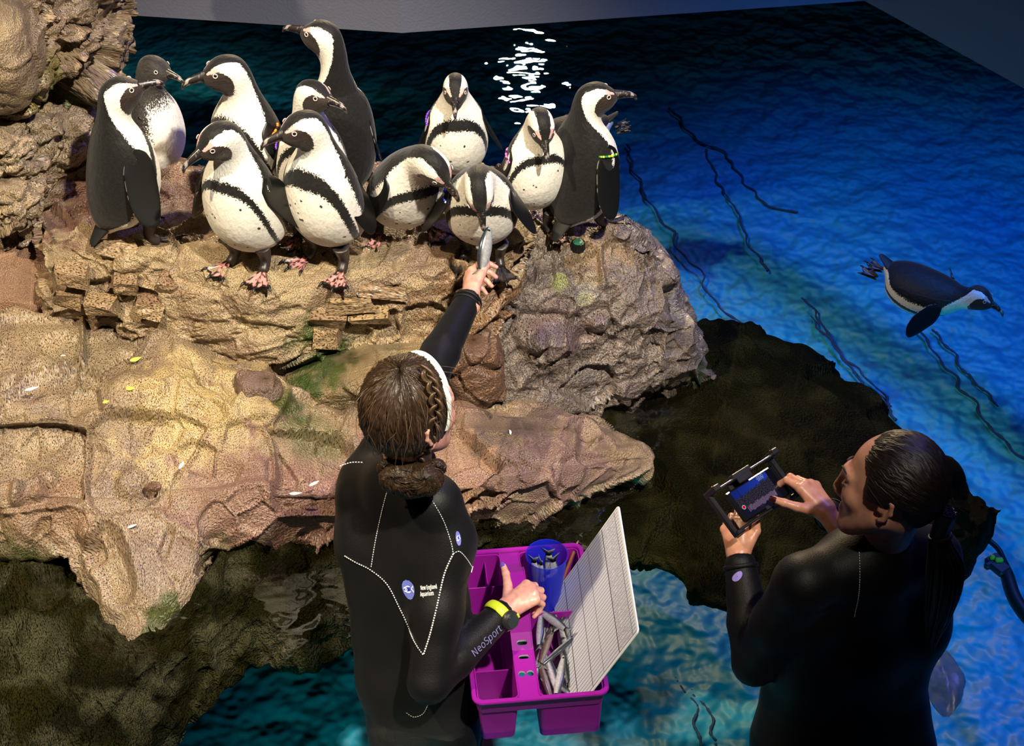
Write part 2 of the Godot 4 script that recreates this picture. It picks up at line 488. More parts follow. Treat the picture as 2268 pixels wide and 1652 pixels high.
func build_rocks():
	var moss := lin(52, 74, 22); var red := lin(128, 92, 82); var cream := lin(196, 172, 122); var violet := lin(112, 92, 92); var white := lin(205, 200, 178)
	# the shelf the penguins stand on, with its broken cliff face
	var L := []
	for q in [[40, 480, .1, 52, 525, .1, 72, 690, .08], [58, 470, .40, 76, 515, .44, 95, 690, .28], [200, 395, .42, 165, 528, .45, 170, 712, .27], [330, 400, .42, 300, 566, .46, 290, 742, .26],
			[430, 402, .42, 420, 590, .46, 410, 768, .25], [540, 405, .42, 520, 616, .455, 510, 797, .24], [640, 405, .42, 610, 632, .45, 610, 808, .24], [740, 395, .42, 700, 622, .45, 700, 806, .22],
			[830, 385, .42, 800, 606, .45, 790, 806, .2], [920, 383, .42, 900, 600, .45, 900, 830, .16], [1010, 388, .42, 1000, 600, .44, 1000, 860, .14], [1090, 400, .42, 1100, 582, .44, 1090, 800, .18],
			[1150, 420, .42, 1185, 515, .44, 1180, 660, .22], [1170, 440, .1, 1212, 530, .1, 1200, 670, .08]]:
		var back := P(q[0], q[1], q[2]); var edge := P(q[3], q[4], q[5]); var foot := P(q[6], q[7], q[8])
		var under := foot + Vector3(0, -0.16, -0.12)
		var bu := Vector3(back.x, -0.6, back.z - 0.15)
		L.append([bu, back, back.lerp(edge, 0.35) + Vector3(0, 0.012, 0), back.lerp(edge, 0.8) + Vector3(0, 0.012, 0), edge, edge.lerp(foot, 0.5) + Vector3(0, 0, 0.012), foot, under])
	var s := style({"f": 7.0, "block": 0.022, "facet": 0.012, "fine": 0.006, "cell": 0.0045, "top": 0.3, "dense": 1.1, "squash": 2.0,
		"c1": lin(176, 156, 122), "c2": lin(165, 141, 113), "c3": lin(140, 116, 97),
		"paint": [[P(60, 420, .42), 0.35, red, 0.8], [P(620, 405, .42), 0.16, red, 0.8], [P(830, 395, .42), 0.14, red, 0.9], [P(420, 420, .42), 0.16, red, 0.8], [P(700, 800, .22), 0.10, moss, 0.9], [P(760, 760, .25), 0.07, moss, 0.7], [P(690, 720, .33), 0.04, moss, 0.8],
			[P(900, 840, .16), 0.13, violet, 0.5], [P(930, 540, .45), 0.16, violet, 0.45], [P(1060, 700, .3), 0.2, lin(128, 96, 70), 0.8]]})
	var ledge := thing("rock_ledge", "tan rock ledge with a broken cliff face that the penguins stand on", "rock")
	part("rock_face", strip_mesh(L, s, true), M.rock, ledge)
	ledge_blocks(ledge)
	# reddish slab between the ledge and the tall stack
	var R := px_rows([[[-90, 400, -.3], [-80, 470, .40], [-70, 560, .36], [-60, 690, .27], [-60, 700, .1]], [[40, 380, -.3], [50, 440, .43], [40, 540, .38], [30, 690, .27], [30, 700, .1]], [[150, 330, -.3], [150, 375, .43], [110, 480, .41], [95, 690, .26], [95, 700, .1]],
		[[240, 330, -.3], [240, 365, .42], [220, 450, .42], [200, 560, .3], [200, 570, .1]], [[420, 360, -.3], [420, 392, .405], [410, 430, .41], [400, 500, .33], [400, 510, .1]]])
	var slab := struct_rock("rock_slab", strip_mesh(R, style({"block": 0.006, "facet": 0.004, "c1": lin(151, 115, 98), "c2": lin(139, 100, 89), "c3": lin(115, 91, 89), "paint": [[P(20, 640, .3), 0.25, lin(160, 126, 98), 0.7]]}), true), "reddish sloping rock slab behind the left end of the penguin ledge")
	# tall stack at the left rear
	var S := []
	for q in [[-120, 4.25, 0.0], [-40, 4.02, .0], [40, 3.97, .0], [110, 4.08, .0], [165, 4.16, .0], [200, 4.25, .0], [222, 4.42, 0.0], [212, 4.75, 0.0]]:
		var r := []
		for h in [1.45, 1.2, 1.0, 0.85, 0.72, 0.6, 0.5, 0.4, 0.2]:
			var bulge: float = [0.0, -0.02, -0.03, -0.02, 0.0, 0.03, 0.01, -0.06, -0.1][[1.45, 1.2, 1.0, 0.85, 0.72, 0.6, 0.5, 0.4, 0.2].find(h)]
			var p := at_distance(q[0], 0, q[1] + bulge, h)
			p.x = at_distance(q[0], 0, q[1], 0.8).x + (0.03 if h > 0.7 else (-0.02 if h > 0.45 else -0.05)) * (1.0 if q[0] > 150 else 0.2)
			r.append(p)
		S.append(r)
	var stack := thing("rock_stack", "tall weathered rock stack at the left rear with a dark hollow", "rock")
	part("rock_face", strip_mesh(S, style({"f": 7.5, "big": 0.03, "block": 0.04, "facet": 0.026, "fine": 0.014, "joint": 0.06, "cell": 0.006, "flip": true, "c1": lin(167, 143, 114), "c2": lin(146, 124, 100), "c3": lin(117, 100, 80),
		"holes": [[P(75, 225, .66), 0.13, 0.16], [P(110, 235, .64), 0.08, 0.08]], "paint": [[P(100, 170, .78), 0.09, lin(120, 112, 48), 0.8], [P(180, 255, .6), 0.08, moss, 0.7], [P(20, 280, .55), 0.09, lin(100, 104, 36), 0.8], [P(220, 240, .6), 0.07, lin(104, 104, 44), 0.6]]})), M.rock, stack)
	part("overhang", blob(PD(8, 120, 3.93), Vector3(0.085, 0.15, 0.12), style({"block": 0.012, "facet": 0.01, "cell": 0.006, "c1": lin(167, 147, 116), "c2": lin(146, 126, 102), "c3": lin(125, 105, 85), "paint": [[PD(20, 230, 3.9), 0.06, lin(104, 76, 58), 0.6]]})), M.rock, stack)
	for q in [[20, 440, 3.83, .055], [30, 372, 3.9, .05], [-10, 330, 3.9, .07], [80, 290, 3.99, .045], [60, 395, 3.93, .035], [215, 320, 4.14, .035], [130, 300, 4.04, .06]]:
		part("boulder", blob(PD(q[0], q[1], q[2]), Vector3(q[3] * 1.3, q[3], q[3]), style({"f": 15.0, "block": 0.016, "facet": 0.02, "fine": 0.006, "joint": 0.06, "cell": 0.005, "c1": lin(172, 152, 124), "c2": lin(153, 132, 107), "c3": lin(126, 109, 89)})), M.rock, stack)
	# lower terrace
	var T := px_rows([[[-60, 660, .2], [-60, 690, .28], [-60, 890, .27], [-60, 1000, .20], [-60, 1085, .17], [-60, 1110, .15], [-60, 1250, .0], [-60, 1330, -.25]],
		[[120, 670, .2], [120, 697, .28], [120, 885, .27], [115, 985, .20], [110, 1085, .17], [110, 1115, .15], [100, 1250, .0], [110, 1330, -.25]],
		[[250, 690, .2], [250, 720, .27], [230, 880, .27], [225, 990, .21], [220, 1090, .165], [215, 1112, .16], [230, 1370, -.01], [230, 1450, -.25]],
		[[370, 725, .2], [370, 752, .275], [350, 845, .29], [350, 980, .21], [340, 1080, .155], [330, 1112, .15], [320, 1400, -.01], [320, 1480, -.25]],
		[[480, 770, .18], [480, 792, .265], [470, 875, .285], [460, 1000, .2], [450, 1068, .155], [432, 1105, .145], [420, 1340, -.01], [430, 1420, -.25]],
		[[530, 790, .18], [530, 806, .25], [530, 890, .27], [525, 1000, .2], [515, 1062, .155], [480, 1100, .15], [475, 1228, 0], [490, 1300, -.25]],
		[[600, 810, .16], [600, 826, .235], [600, 905, .25], [605, 1000, .19], [600, 1056, .16], [600, 1095, .15], [600, 1222, 0], [600, 1290, -.25]],
		[[700, 845, .12], [700, 865, .19], [690, 940, .19], [700, 1010, .17], [705, 1062, .155], [735, 1096, .145], [735, 1212, 0], [735, 1280, -.25]],
		[[850, 890, .1], [850, 912, .17], [855, 955, .165], [870, 1010, .155], [885, 1062, .145], [900, 1090, .135], [900, 1200, 0], [900, 1270, -.25]],
		[[1000, 900, .1], [1000, 922, .16], [1005, 960, .155], [1020, 1005, .15], [1035, 1055, .14], [1055, 1080, .13], [1055, 1172, 0], [1055, 1240, -.25]],
		[[1120, 910, .08], [1120, 930, .15], [1130, 962, .145], [1150, 1000, .135], [1165, 1040, .125], [1182, 1062, .115], [1190, 1142, 0], [1190, 1210, -.25]],
		[[1235, 920, .02], [1235, 936, .12], [1262, 962, .115], [1280, 990, .11], [1300, 1015, .105], [1310, 1038, .09], [1310, 1105, 0], [1310, 1180, -.25]],
		[[1330, 940, -.05], [1330, 955, .07], [1365, 980, .075], [1390, 990, .075], [1410, 1000, .07], [1425, 1012, .06], [1432, 1062, -.01], [1430, 1130, -.25]],
		[[1350, 960, -.2], [1350, 975, -.05], [1390, 985, -.05], [1410, 997, -.05], [1435, 1007, -.05], [1450, 1020, -.05], [1460, 1060, -.1], [1460, 1130, -.3]]])
	var terrace := thing("rock_terrace", "wide speckled lower rock terrace sloping down into the water", "rock")
	part("rock_face", strip_mesh(T, style({"f": 4.4, "squash": 1.3, "big": 0.03, "block": 0.026, "facet": 0.022, "fine": 0.010, "joint": 0.08, "cell": 0.0052, "top": 0.6, "c1": lin(163, 143, 115), "c2": lin(153, 131, 108), "c3": lin(130, 111, 97),
		"paint": [[P(460, 900, .27), 0.22, cream, 0.75], [P(440, 1000, .2), 0.16, cream, 0.6], [P(700, 1110, .12), 0.22, lin(140, 104, 98), 0.9], [P(520, 1110, .12), 0.2, lin(142, 110, 98), 0.8], [P(1000, 1040, .13), 0.3, lin(160, 122, 104), 0.7],
			[P(1250, 1040, .1), 0.2, lin(140, 112, 106), 0.8], [P(1100, 960, .14), 0.09, lin(96, 84, 72), 0.7], [P(690, 960, .18), 0.10, lin(96, 104, 60), 0.6], [P(640, 900, .22), 0.05, moss, 0.8], [P(380, 1380, .0), 0.07, moss, 0.8], [P(60, 1270, .0), 0.12, moss, 0.8],
			[P(480, 1230, .0), 0.06, moss, 0.6], [P(1430, 975, .03), 0.06, lin(120, 130, 40), 0.9], [P(200, 780, .27), 0.12, lin(128, 116, 92), 0.5], [P(110, 1130, .14), 0.12, lin(150, 114, 88), 0.5], [P(700, 1085, .15), 0.03, red, 0.8]],
		"holes": [[P(70, 1090, .16), 0.05, 0.04], [P(20, 1095, .16), 0.05, 0.05], [P(95, 1050, .18), 0.04, 0.03], [P(300, 880, .26), 0.09, 0.03], [P(200, 930, .23), 0.06, 0.02], [P(290, 1060, .18), 0.05, 0.03], [P(920, 1085, .13), 0.02, 0.02], [P(200, 1180, .1), 0.05, 0.02]]})), M.rock, terrace)
	# boulders under the cliff
	var mossy := thing("boulder", "green mossy bulging boulder under the cliff, over a dark recess", "rock")
	part("rock_face", blob(P(800, 832, .2), Vector3(0.21, 0.055, 0.09), style({"f": 8.0, "block": 0.014, "facet": 0.012, "cell": 0.0045, "c1": lin(167, 143, 108), "c2": lin(140, 123, 92), "c3": lin(109, 98, 74), "paint": [[P(700, 810, .24), 0.09, moss, 0.9], [P(650, 850, .2), 0.06, moss, 0.8], [P(760, 850, .2), 0.05, lin(96, 100, 40), 0.8], [P(890, 800, .22), 0.05, moss, 0.7]]}), Basis(Vector3(0, 0, 1), 0.22)), M.rock, mossy)
	var brown := thing("boulder", "small purple-brown boulder at the foot of the cliff", "rock")
	part("rock_face", blob(P(575, 868, .24), Vector3(0.065, 0.045, 0.05), style({"f": 9.0, "block": 0.01, "facet": 0.01, "cell": 0.0045, "c1": lin(133, 108, 95), "c2": lin(117, 95, 88), "c3": lin(103, 86, 79), "paint": [[P(620, 900, .22), 0.03, moss, 0.8]]}), Basis(Vector3(0, 0, 1), -0.4)), M.rock, brown)
	var wet := thing("boulder", "wet brown boulder behind the keeper's raised arm", "rock")
	part("rock_face", blob(P(1050, 830, .16), Vector3(0.065, 0.11, 0.07), style({"f": 7.0, "block": 0.016, "facet": 0.012, "cell": 0.0045, "c1": lin(120, 90, 70), "c2": lin(108, 84, 67), "c3": lin(89, 69, 60), "paint": [[P(1040, 720, .27), 0.06, lin(150, 110, 60), 0.7]]})), M.rock, wet)
	# grey boulder at the right end
	var B := px_rows([[[1100, 440, .0], [1110, 470, .33], [1120, 520, .36], [1105, 640, .33], [1095, 780, .2], [1090, 900, .1], [1090, 930, .02]],
		[[1200, 440, .0], [1200, 465, .35], [1200, 520, .38], [1200, 650, .32], [1190, 800, .16], [1180, 925, .02], [1180, 960, -.2]],
		[[1290, 440, .0], [1290, 466, .37], [1290, 520, .385], [1300, 650, .31], [1290, 790, .15], [1270, 918, -.01], [1270, 960, -.25]],
		[[1345, 465, .0], [1345, 487, .37], [1360, 540, .37], [1390, 660, .295], [1380, 780, .145], [1370, 898, -.01], [1370, 960, -.25]],
		[[1420, 500, .0], [1415, 520, .34], [1430, 570, .33], [1455, 680, .25], [1460, 780, .13], [1450, 872, -.01], [1450, 920, -.25]],
		[[1470, 560, .0], [1470, 580, .28], [1482, 625, .27], [1500, 710, .2], [1510, 785, .11], [1505, 858, -.01], [1505, 900, -.25]],
		[[1525, 680, .0], [1515, 680, .16], [1530, 720, .15], [1545, 770, .1], [1555, 805, .05], [1560, 842, -.01], [1560, 880, -.25]],
		[[1555, 750, -.2], [1550, 750, .03], [1565, 780, .02], [1575, 805, .0], [1580, 825, -.02], [1585, 845, -.05], [1585, 880, -.25]]])
	var grey := thing("boulder", "large jagged grey-violet boulder at the right end of the ledge", "rock")
	part("rock_face", strip_mesh(B, style({"f": 8.5, "squash": 1.3, "big": 0.02, "block": 0.022, "facet": 0.02, "fine": 0.009, "cell": 0.0042, "top": 0.8, "c1": lin(141, 127, 115), "c2": lin(122, 110, 105), "c3": lin(97, 86, 86),
		"holes": [[P(1220, 770, .2), 0.09, 0.05], [P(1170, 740, .23), 0.05, 0.04], [P(1330, 720, .24), 0.04, 0.03]],
		"paint": [[P(1240, 625, .33), 0.032, lin(170, 182, 100), 0.6], [P(1300, 630, .33), 0.045, white, 0.45], [P(1290, 665, .3), 0.025, lin(180, 188, 130), 0.5], [P(1250, 730, .22), 0.10, violet, 0.7], [P(1310, 540, .38), 0.12, lin(150, 124, 92), 0.6], [P(1500, 850, .0), 0.1, lin(50, 46, 40), 0.6], [P(1550, 820, .02), 0.05, lin(56, 72, 40), 0.8]]}), true), M.rock, grey)
	# rock under the surface, right, coloured dark for water reflection and weak light
	var D := []
	for q in [[1180, 930, 1040, 1190], [1400, 860, 1300, 1185], [1550, 700, 1480, 1215], [1680, 714, 1560, 1295], [1830, 788, 1750, 1305], [1960, 888, 1950, 1290], [2080, 985, 2080, 1250], [2160, 1075, 2150, 1220], [2198, 1118, 2195, 1160], [2206, 1138, 2206, 1140]]:
		var last: bool = q[0] == 2206
		var h := -0.09 if last else -0.05
		var a := P(q[0], q[1], h); var b := P(q[2], q[3], h)
		var tk := minf(0.22, a.distance_to(b) * 0.3)
		D.append([a + Vector3(0.0, -0.14 if not last else -0.04, tk), a + Vector3(0, -0.10 if not last else -0.03, -0.0), a + Vector3(0, -0.02, 0), a.lerp(b, 0.3) + Vector3(0, 0.02, 0), a.lerp(b, 0.7) + Vector3(0, 0.015, 0), b + Vector3(0, -0.02, 0), b + Vector3(0, -0.10 if not last else -0.03, 0), b + Vector3(0, -0.14 if not last else -0.04, -tk)])
	var drowned := thing("submerged_rock", "rock shelf painted dark as if dimly lit, just under the water at the right", "rock")
	part("rock_face", strip_mesh(D, style({"f": 5.0, "big": 0.03, "block": 0.02, "facet": 0.015, "fine": 0.004, "cell": 0.009, "c1": lin(36, 35, 18), "c2": lin(22, 23, 15), "c3": lin(54, 52, 28)})), M.sunken_rock, drowned)
	var E := []
	for q in [[-60, 1215, -60, 1720, -.12], [100, 1255, 80, 1720, -.12], [220, 1360, 260, 1700, -.14], [330, 1395, 385, 1580, -.14], [430, 1330, 455, 1510, -.14], [520, 1215, 540, 1440, -.12], [640, 1205, 640, 1425, -.12], [760, 1200, 740, 1415, -.12], [880, 1190, 860, 1380, -.12], [1040, 1165, 1010, 1330, -.12], [1100, 1160, 1080, 1250, -.2]]:
		var a := P(q[0], q[1], 0.0); var b := P(q[2], q[3], q[4])
		E.append([a + Vector3(0, -0.1, -0.1), a + Vector3(0, 0.005, -0.01), a.lerp(b, 0.4) + Vector3(0, 0.028, 0), a.lerp(b, 0.75) + Vector3(0, 0.02, 0), b, b + Vector3(0.0, -0.08, 0.0), b + Vector3(-0.03, -0.14, -0.25)])
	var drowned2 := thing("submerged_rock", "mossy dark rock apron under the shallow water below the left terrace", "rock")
	part("rock_face", strip_mesh(E, style({"f": 9.0, "big": 0.03, "block": 0.016, "facet": 0.018, "fine": 0.010, "cell": 0.006, "squash": 1.0, "top": 1.0, "c1": lin(46, 44, 22), "c2": lin(30, 30, 18), "c3": lin(88, 87, 65)})), M.sunken_rock, drowned2)

func struct_rock(called, mesh, label) -> Node3D:
	var t := thing(called, label, "rock"); part("rock_face", mesh, M.rock, t); return t

func facet_quad(st: SurfaceTool, a: Vector3, b: Vector3, c: Vector3, d: Vector3, n: Vector3, rng):
	# a broken face: a 3 x 3 patch with a rough inside
	var g := []
	for i in 4:
		for j in 4:
			var u := i / 3.0; var w := j / 3.0
			var p := a.lerp(b, u).lerp(d.lerp(c, u), w)
			if i % 3 and j % 3: p += n.normalized() * rng.randf_range(-0.004, 0.006)
			g.append(p)
	for i in 3:
		for j in 3:
			for t in [[0, 0, 1, 0, 1, 1], [0, 0, 1, 1, 0, 1]]:
				var q := []
				for k in 3: q.append([g[(i + t[k * 2]) * 4 + j + t[k * 2 + 1]], Vector2(i + t[k * 2], j + t[k * 2 + 1]) * 0.05 + Vector2(a.x, a.y) * 3.6])
				st.set_smooth_group(-1)
				if (q[1][0] - q[0][0]).cross(q[2][0] - q[0][0]).dot(n) > 0.0: q = [q[0], q[2], q[1]]
				for e in q: st.set_uv(e[1]); st.add_vertex(e[0])

func ledge_blocks(ledge):
	# angular blocks that stand proud of the cliff face, each a piece of its own
	var rng := RandomNumberGenerator.new(); rng.seed = 44
	for q in [[640, 690, .37, .05, .035], [600, 735, .32, .03, .03], [560, 770, .28, .025, .02], [720, 720, .35, .055, .02], [770, 690, .38, .06, .018], [840, 655, .40, .07, .016], [820, 705, .34, .06, .018], [720, 755, .30, .035, .03], [680, 770, .28, .03, .02], [560, 690, .36, .03, .03], [490, 700, .36, .035, .02], [440, 660, .40, .04, .016],
			[370, 640, .41, .03, .02], [330, 690, .36, .035, .018], [270, 640, .40, .03, .022], [220, 690, .35, .04, .02], [160, 620, .41, .04, .024], [150, 670, .34, .035, .02], [250, 560, .455, .05, .012], [530, 745, .31, .03, .02], [450, 735, .32, .03, .016]]:
		var st := SurfaceTool.new(); st.begin(Mesh.PRIMITIVE_TRIANGLES)
		var c := P(q[0], q[1], q[2]) + Vector3(0, -0.004, -0.032)
		# a skewed hexahedron
		var v := []
		for k in 8:
			var sx := -1.0 if k % 2 == 0 else 1.0
			var sy := -1.0 if (k / 2) % 2 == 0 else 1.0
			var sz := -1.0 if k < 4 else 1.0
			v.append(c + Basis(Vector3(0, 1, 0), rng.randf_range(-0.35, 0.35)) * Basis(Vector3(0, 0, 1), rng.randf_range(-0.26, 0.06)) * Vector3(sx * q[3] * rng.randf_range(0.75, 1.15), sy * q[4] * rng.randf_range(0.7, 1.2), sz * 0.03 * rng.randf_range(0.7, 1.15)))
		for f in [[0, 1, 3, 2], [4, 5, 7, 6], [0, 1, 5, 4], [2, 3, 7, 6], [0, 2, 6, 4], [1, 3, 7, 5]]:
			var cen: Vector3 = (v[f[0]] + v[f[1]] + v[f[2]] + v[f[3]]) * 0.25
			st.set_color(lin(166, 142, 108).lerp(lin(140, 114, 92), rng.randf()))
			facet_quad(st, v[f[0]], v[f[1]], v[f[2]], v[f[3]], cen - c, rng)
		st.generate_normals()
		part("rock_block", st.commit(), M.rock, ledge)

# ---- penguins -----------------------------------------------------------------------------
# side profile of a standing penguin, beak to the right: belly point, back point, half width
const RINGS := [[-0.070, 0.030, -0.082, 0.036, 0.006], [-0.035, 0.045, -0.103, 0.068, 0.040], [0.010, 0.052, -0.108, 0.105, 0.076], [0.052, 0.080, -0.105, 0.145, 0.098], [0.080, 0.125, -0.097, 0.190, 0.108],
	[0.092, 0.175, -0.086, 0.235, 0.108], [0.090, 0.225, -0.073, 0.278, 0.102], [0.080, 0.270, -0.060, 0.315, 0.090], [0.066, 0.305, -0.050, 0.346, 0.070], [0.052, 0.331, -0.041, 0.376, 0.050],
	[0.046, 0.349, -0.033, 0.405, 0.043], [0.050, 0.360, -0.021, 0.431, 0.042], [0.056, 0.366, -0.001, 0.449, 0.041], [0.063, 0.371, 0.026, 0.456, 0.040], [0.070, 0.377, 0.050, 0.451, 0.036],
	[0.077, 0.385, 0.068, 0.438, 0.029], [0.083, 0.392, 0.079, 0.429, 0.021], [0.088, 0.398, 0.086, 0.423, 0.014]]
const NR := 120
const NS := 73
var ring_t := PackedFloat32Array()
var coat := {}
var peng := {}

func ring_at(t: float) -> Array:
	var k := mini(int(t), RINGS.size() - 2)
	var f := t - k
	var a: Array = RINGS[maxi(k - 1, 0)]; var b: Array = RINGS[k]; var c: Array = RINGS[k + 1]; var d: Array = RINGS[mini(k + 2, RINGS.size() - 1)]
	var r := []
	for i in 5: r.append(cubic_interpolate(b[i], c[i], a[i], d[i], f))
	return r

func coat_color(f: float, y: float, a: float, t: float, nz: float, kind: int) -> Color:
	# colour of the plumage at side-view place (f, y) of the rest pose, a = angle from belly (0) to back (PI)
	var black := lin(20, 19, 19)
	var brown := lin(46, 36, 32)
	var white := lin(232, 228, 218)
	if kind == 3:   # a juvenile: grey-brown hood, no breast band
		var grey := lin(52, 48, 46)
		var lim := 1.25 + nz * 0.3 + (0.5 if y < 0.2 else 0.0)
		if y > 0.318 + nz * 0.03 or (a > lim): 
			if t > 11.0: return grey.lerp(lin(40, 37, 38), clampf(a - 1.8, 0, 1))
			return grey.lerp(black, clampf((a - lim) * 0.9, 0.0, 1.0))
		return white
	var band_w: float = [0.075, 0.055, 0.09, 0.0][kind]
	# head
	if t > 10.0:
		var e := sqrt(pow((f - 0.066) / 0.045, 2.0) + pow((y - 0.394) / 0.043, 2.0)) + nz * 0.05
		var over: float = (y - 0.4365) + (f - 0.05) * 0.42   # top edge of the mask runs just above the eye
		if a > 2.60 + nz * 0.10 - clampf((11.5 - t) * 0.25, 0.0, 0.4): return black
		if e < 1.0 and over < nz * 0.0016: return brown
		if t > 15.9: return black
		if f > 0.052 and over < 0.0085 and f < 0.082: return lin(214, 172, 166)
		return white
	# neck and body
	var back: float = lerpf(1.72, 1.62, clampf((y - 0.1) / 0.2, 0, 1))
	if y > 0.30: back = lerpf(1.62, 2.22, clampf((y - 0.30) / 0.09, 0, 1))
	if y < 0.1: back = lerpf(2.3, 1.72, clampf((y - 0.05) / 0.05, 0, 1))
	if a > back + nz * 0.10: return black
	var qx: float = a / 1.22
	var qy: float = (y - 0.06) / 0.236
	if qy > 0.0:
		var q := pow(pow(qx, 3.2) + pow(qy, 3.2), 1.0 / 3.2) + nz * 0.035
		if absf(q - 1.0) < band_w: return black
	return white

func make_coats():
	var w := 420; var h := 640
	for kind in 4:
		var data := PackedByteArray(); data.resize(w * h * 3)
		var spots := []
		var rng := RandomNumberGenerator.new(); rng.seed = 70 + kind
		if kind < 3:
			for i in 9: spots.append([rng.randf_range(0.11, 0.26), rng.randf_range(-0.95, 0.95), rng.randf_range(0.0022, 0.0042)])
		var rows := []
		for v in h:
			rows.append(ring_at((v + 0.5) / h * (RINGS.size() - 1)))
		for v in h:
			var r: Array = rows[v]
			var t := (v + 0.5) / h * (RINGS.size() - 1)
			for u in w / 2:
				var a := (u + 0.5) / w * TAU
				var c := -cos(a)
				var f: float = (r[0] + r[2]) * 0.5 + (r[2] - r[0]) * 0.5 * c
				var y: float = (r[1] + r[3]) * 0.5 + (r[3] - r[1]) * 0.5 * c
				for side in 2:
					var uu := u if side == 0 else w - 1 - u
					var nz := n_b.get_noise_3d(a * 11.0, y * 190.0, side * 7.0 + kind * 20.0) + 0.7 * n_b.get_noise_3d(a * 40.0, y * 420.0, side * 7.0)
					var col := coat_color(f, y, a, t, nz, kind)
					var g := 1.0 + 0.22 * nz
					if col.r < 0.2: g = 1.0 + 0.7 * nz
					for s in spots:
						var da: float = (a * (1.0 if side == 0 else -1.0) - s[1]) * 0.1
						if da * da + (y - s[0]) * (y - s[0]) < s[2] * s[2] * (1.0 + nz): col = lin(50, 45, 42)
					var o := (v * w + uu) * 3
					col = (col * g).clamp().linear_to_srgb()
					data[o] = int(col.r * 255.0); data[o + 1] = int(col.g * 255.0); data[o + 2] = int(col.b * 255.0)
		var im := Image.create_from_data(w, h, false, Image.FORMAT_RGB8, data)
		var m := StandardMaterial3D.new(); m.albedo_texture = ImageTexture.create_from_image(im); m.roughness = 0.62; m.metallic_specular = 0.35
		m.rim_enabled = true; m.rim = 0.25; m.rim_tint = 0.5
		m.heightmap_enabled = true; m.heightmap_texture = M.feather_relief; m.heightmap_scale = 0.1
		coat[kind] = m

func penguin_body(o: Dictionary) -> Dictionary:
	# bends the rest profile: lean (whole), bend (body curls forward), neck (pitch at neck base), stretch, head (pitch), yaw (head turn), roll
	var pts := PackedVector3Array(); pts.resize(NR * NS)
	var uvs := PackedVector2Array(); uvs.resize(NR * NS)
	var B := Basis(Vector3.RIGHT, -o.get("lean", 0.0))   # forward is -z here, so a lean forward turns about -x
	var pos := Vector3.ZERO
	var last := Vector3.ZERO
	var marks := {}
	var tm := float(RINGS.size() - 1)
	var pt := 0.0
	for i in NR:
		var t := tm * i / (NR - 1)
		var r := ring_at(t)
		var v := Vector3(0, r[1], -r[0]); var d := Vector3(0, r[3], -r[2])
		var c := (v + d) * 0.5
		if i == 0:
			pos = B * (c + Vector3(0, 0.014, 0))
		else:
			var stv := 1.0
			if t > 8.0 and t < 11.0: stv = o.get("stretch", 1.22)
			pos += B * ((c - last) * stv)
		last = c
		var ax := (d - v) * 0.5
		var fat: float = 1.0 + (o.get("fat", 0.0) if t < 8.0 else 0.0) * sin(clampf(t / 8.0, 0, 1) * PI)
		var thin: float = 1.0 - (o.get("stretch", 1.22) - 1.0) * 0.13 * exp(-pow((t - 9.5) / 1.5, 2.0))
		for j in NS:
			var a := TAU * j / (NS - 1)
			var s := sin(a); var k := -cos(a)
			pts[i * NS + j] = pos + B * (ax * k * fat * thin + Vector3(s * r[4] * 0.95 * fat * thin, 0, 0))
			uvs[i * NS + j] = Vector2(float(j) / (NS - 1), t / tm)
		# turn what follows
		var dt := tm / (NR - 1)
		var inc := Basis()
		if t > 2.5 and t < 7.5: inc = inc * Basis(Vector3.RIGHT, -o.get("bend", 0.0) * dt / 5.0)
		if t > 7.0 and t < 10.0: inc = inc * Basis(Vector3.RIGHT, -o.get("neck", 0.0) * dt / 3.0)
		if t > 8.0 and t < 11.0: inc = inc * Basis(Vector3.UP, o.get("yaw", 0.0) * dt / 3.0)
		if t > 9.5 and t < 12.0: inc = inc * Basis(Vector3.RIGHT, -o.get("head", 0.0) * dt / 2.5)
		if t > 8.0 and t < 11.0: inc = inc * Basis(Vector3.BACK, o.get("roll", 0.0) * dt / 3.0)
		for mk in [["shoulder", 7.35], ["eye", 14.2], ["bill", 16.3], ["hip", 2.2]]:
			if pt < mk[1] and t >= mk[1] or mk[1] < 0.05 and i == 0: marks[mk[0]] = [Transform3D(B, pos), r]
		pt = t
		B = (B * inc).orthonormalized()
	return {"mesh": grid(pts, NR, NS, true, PackedColorArray(), uvs), "marks": marks}

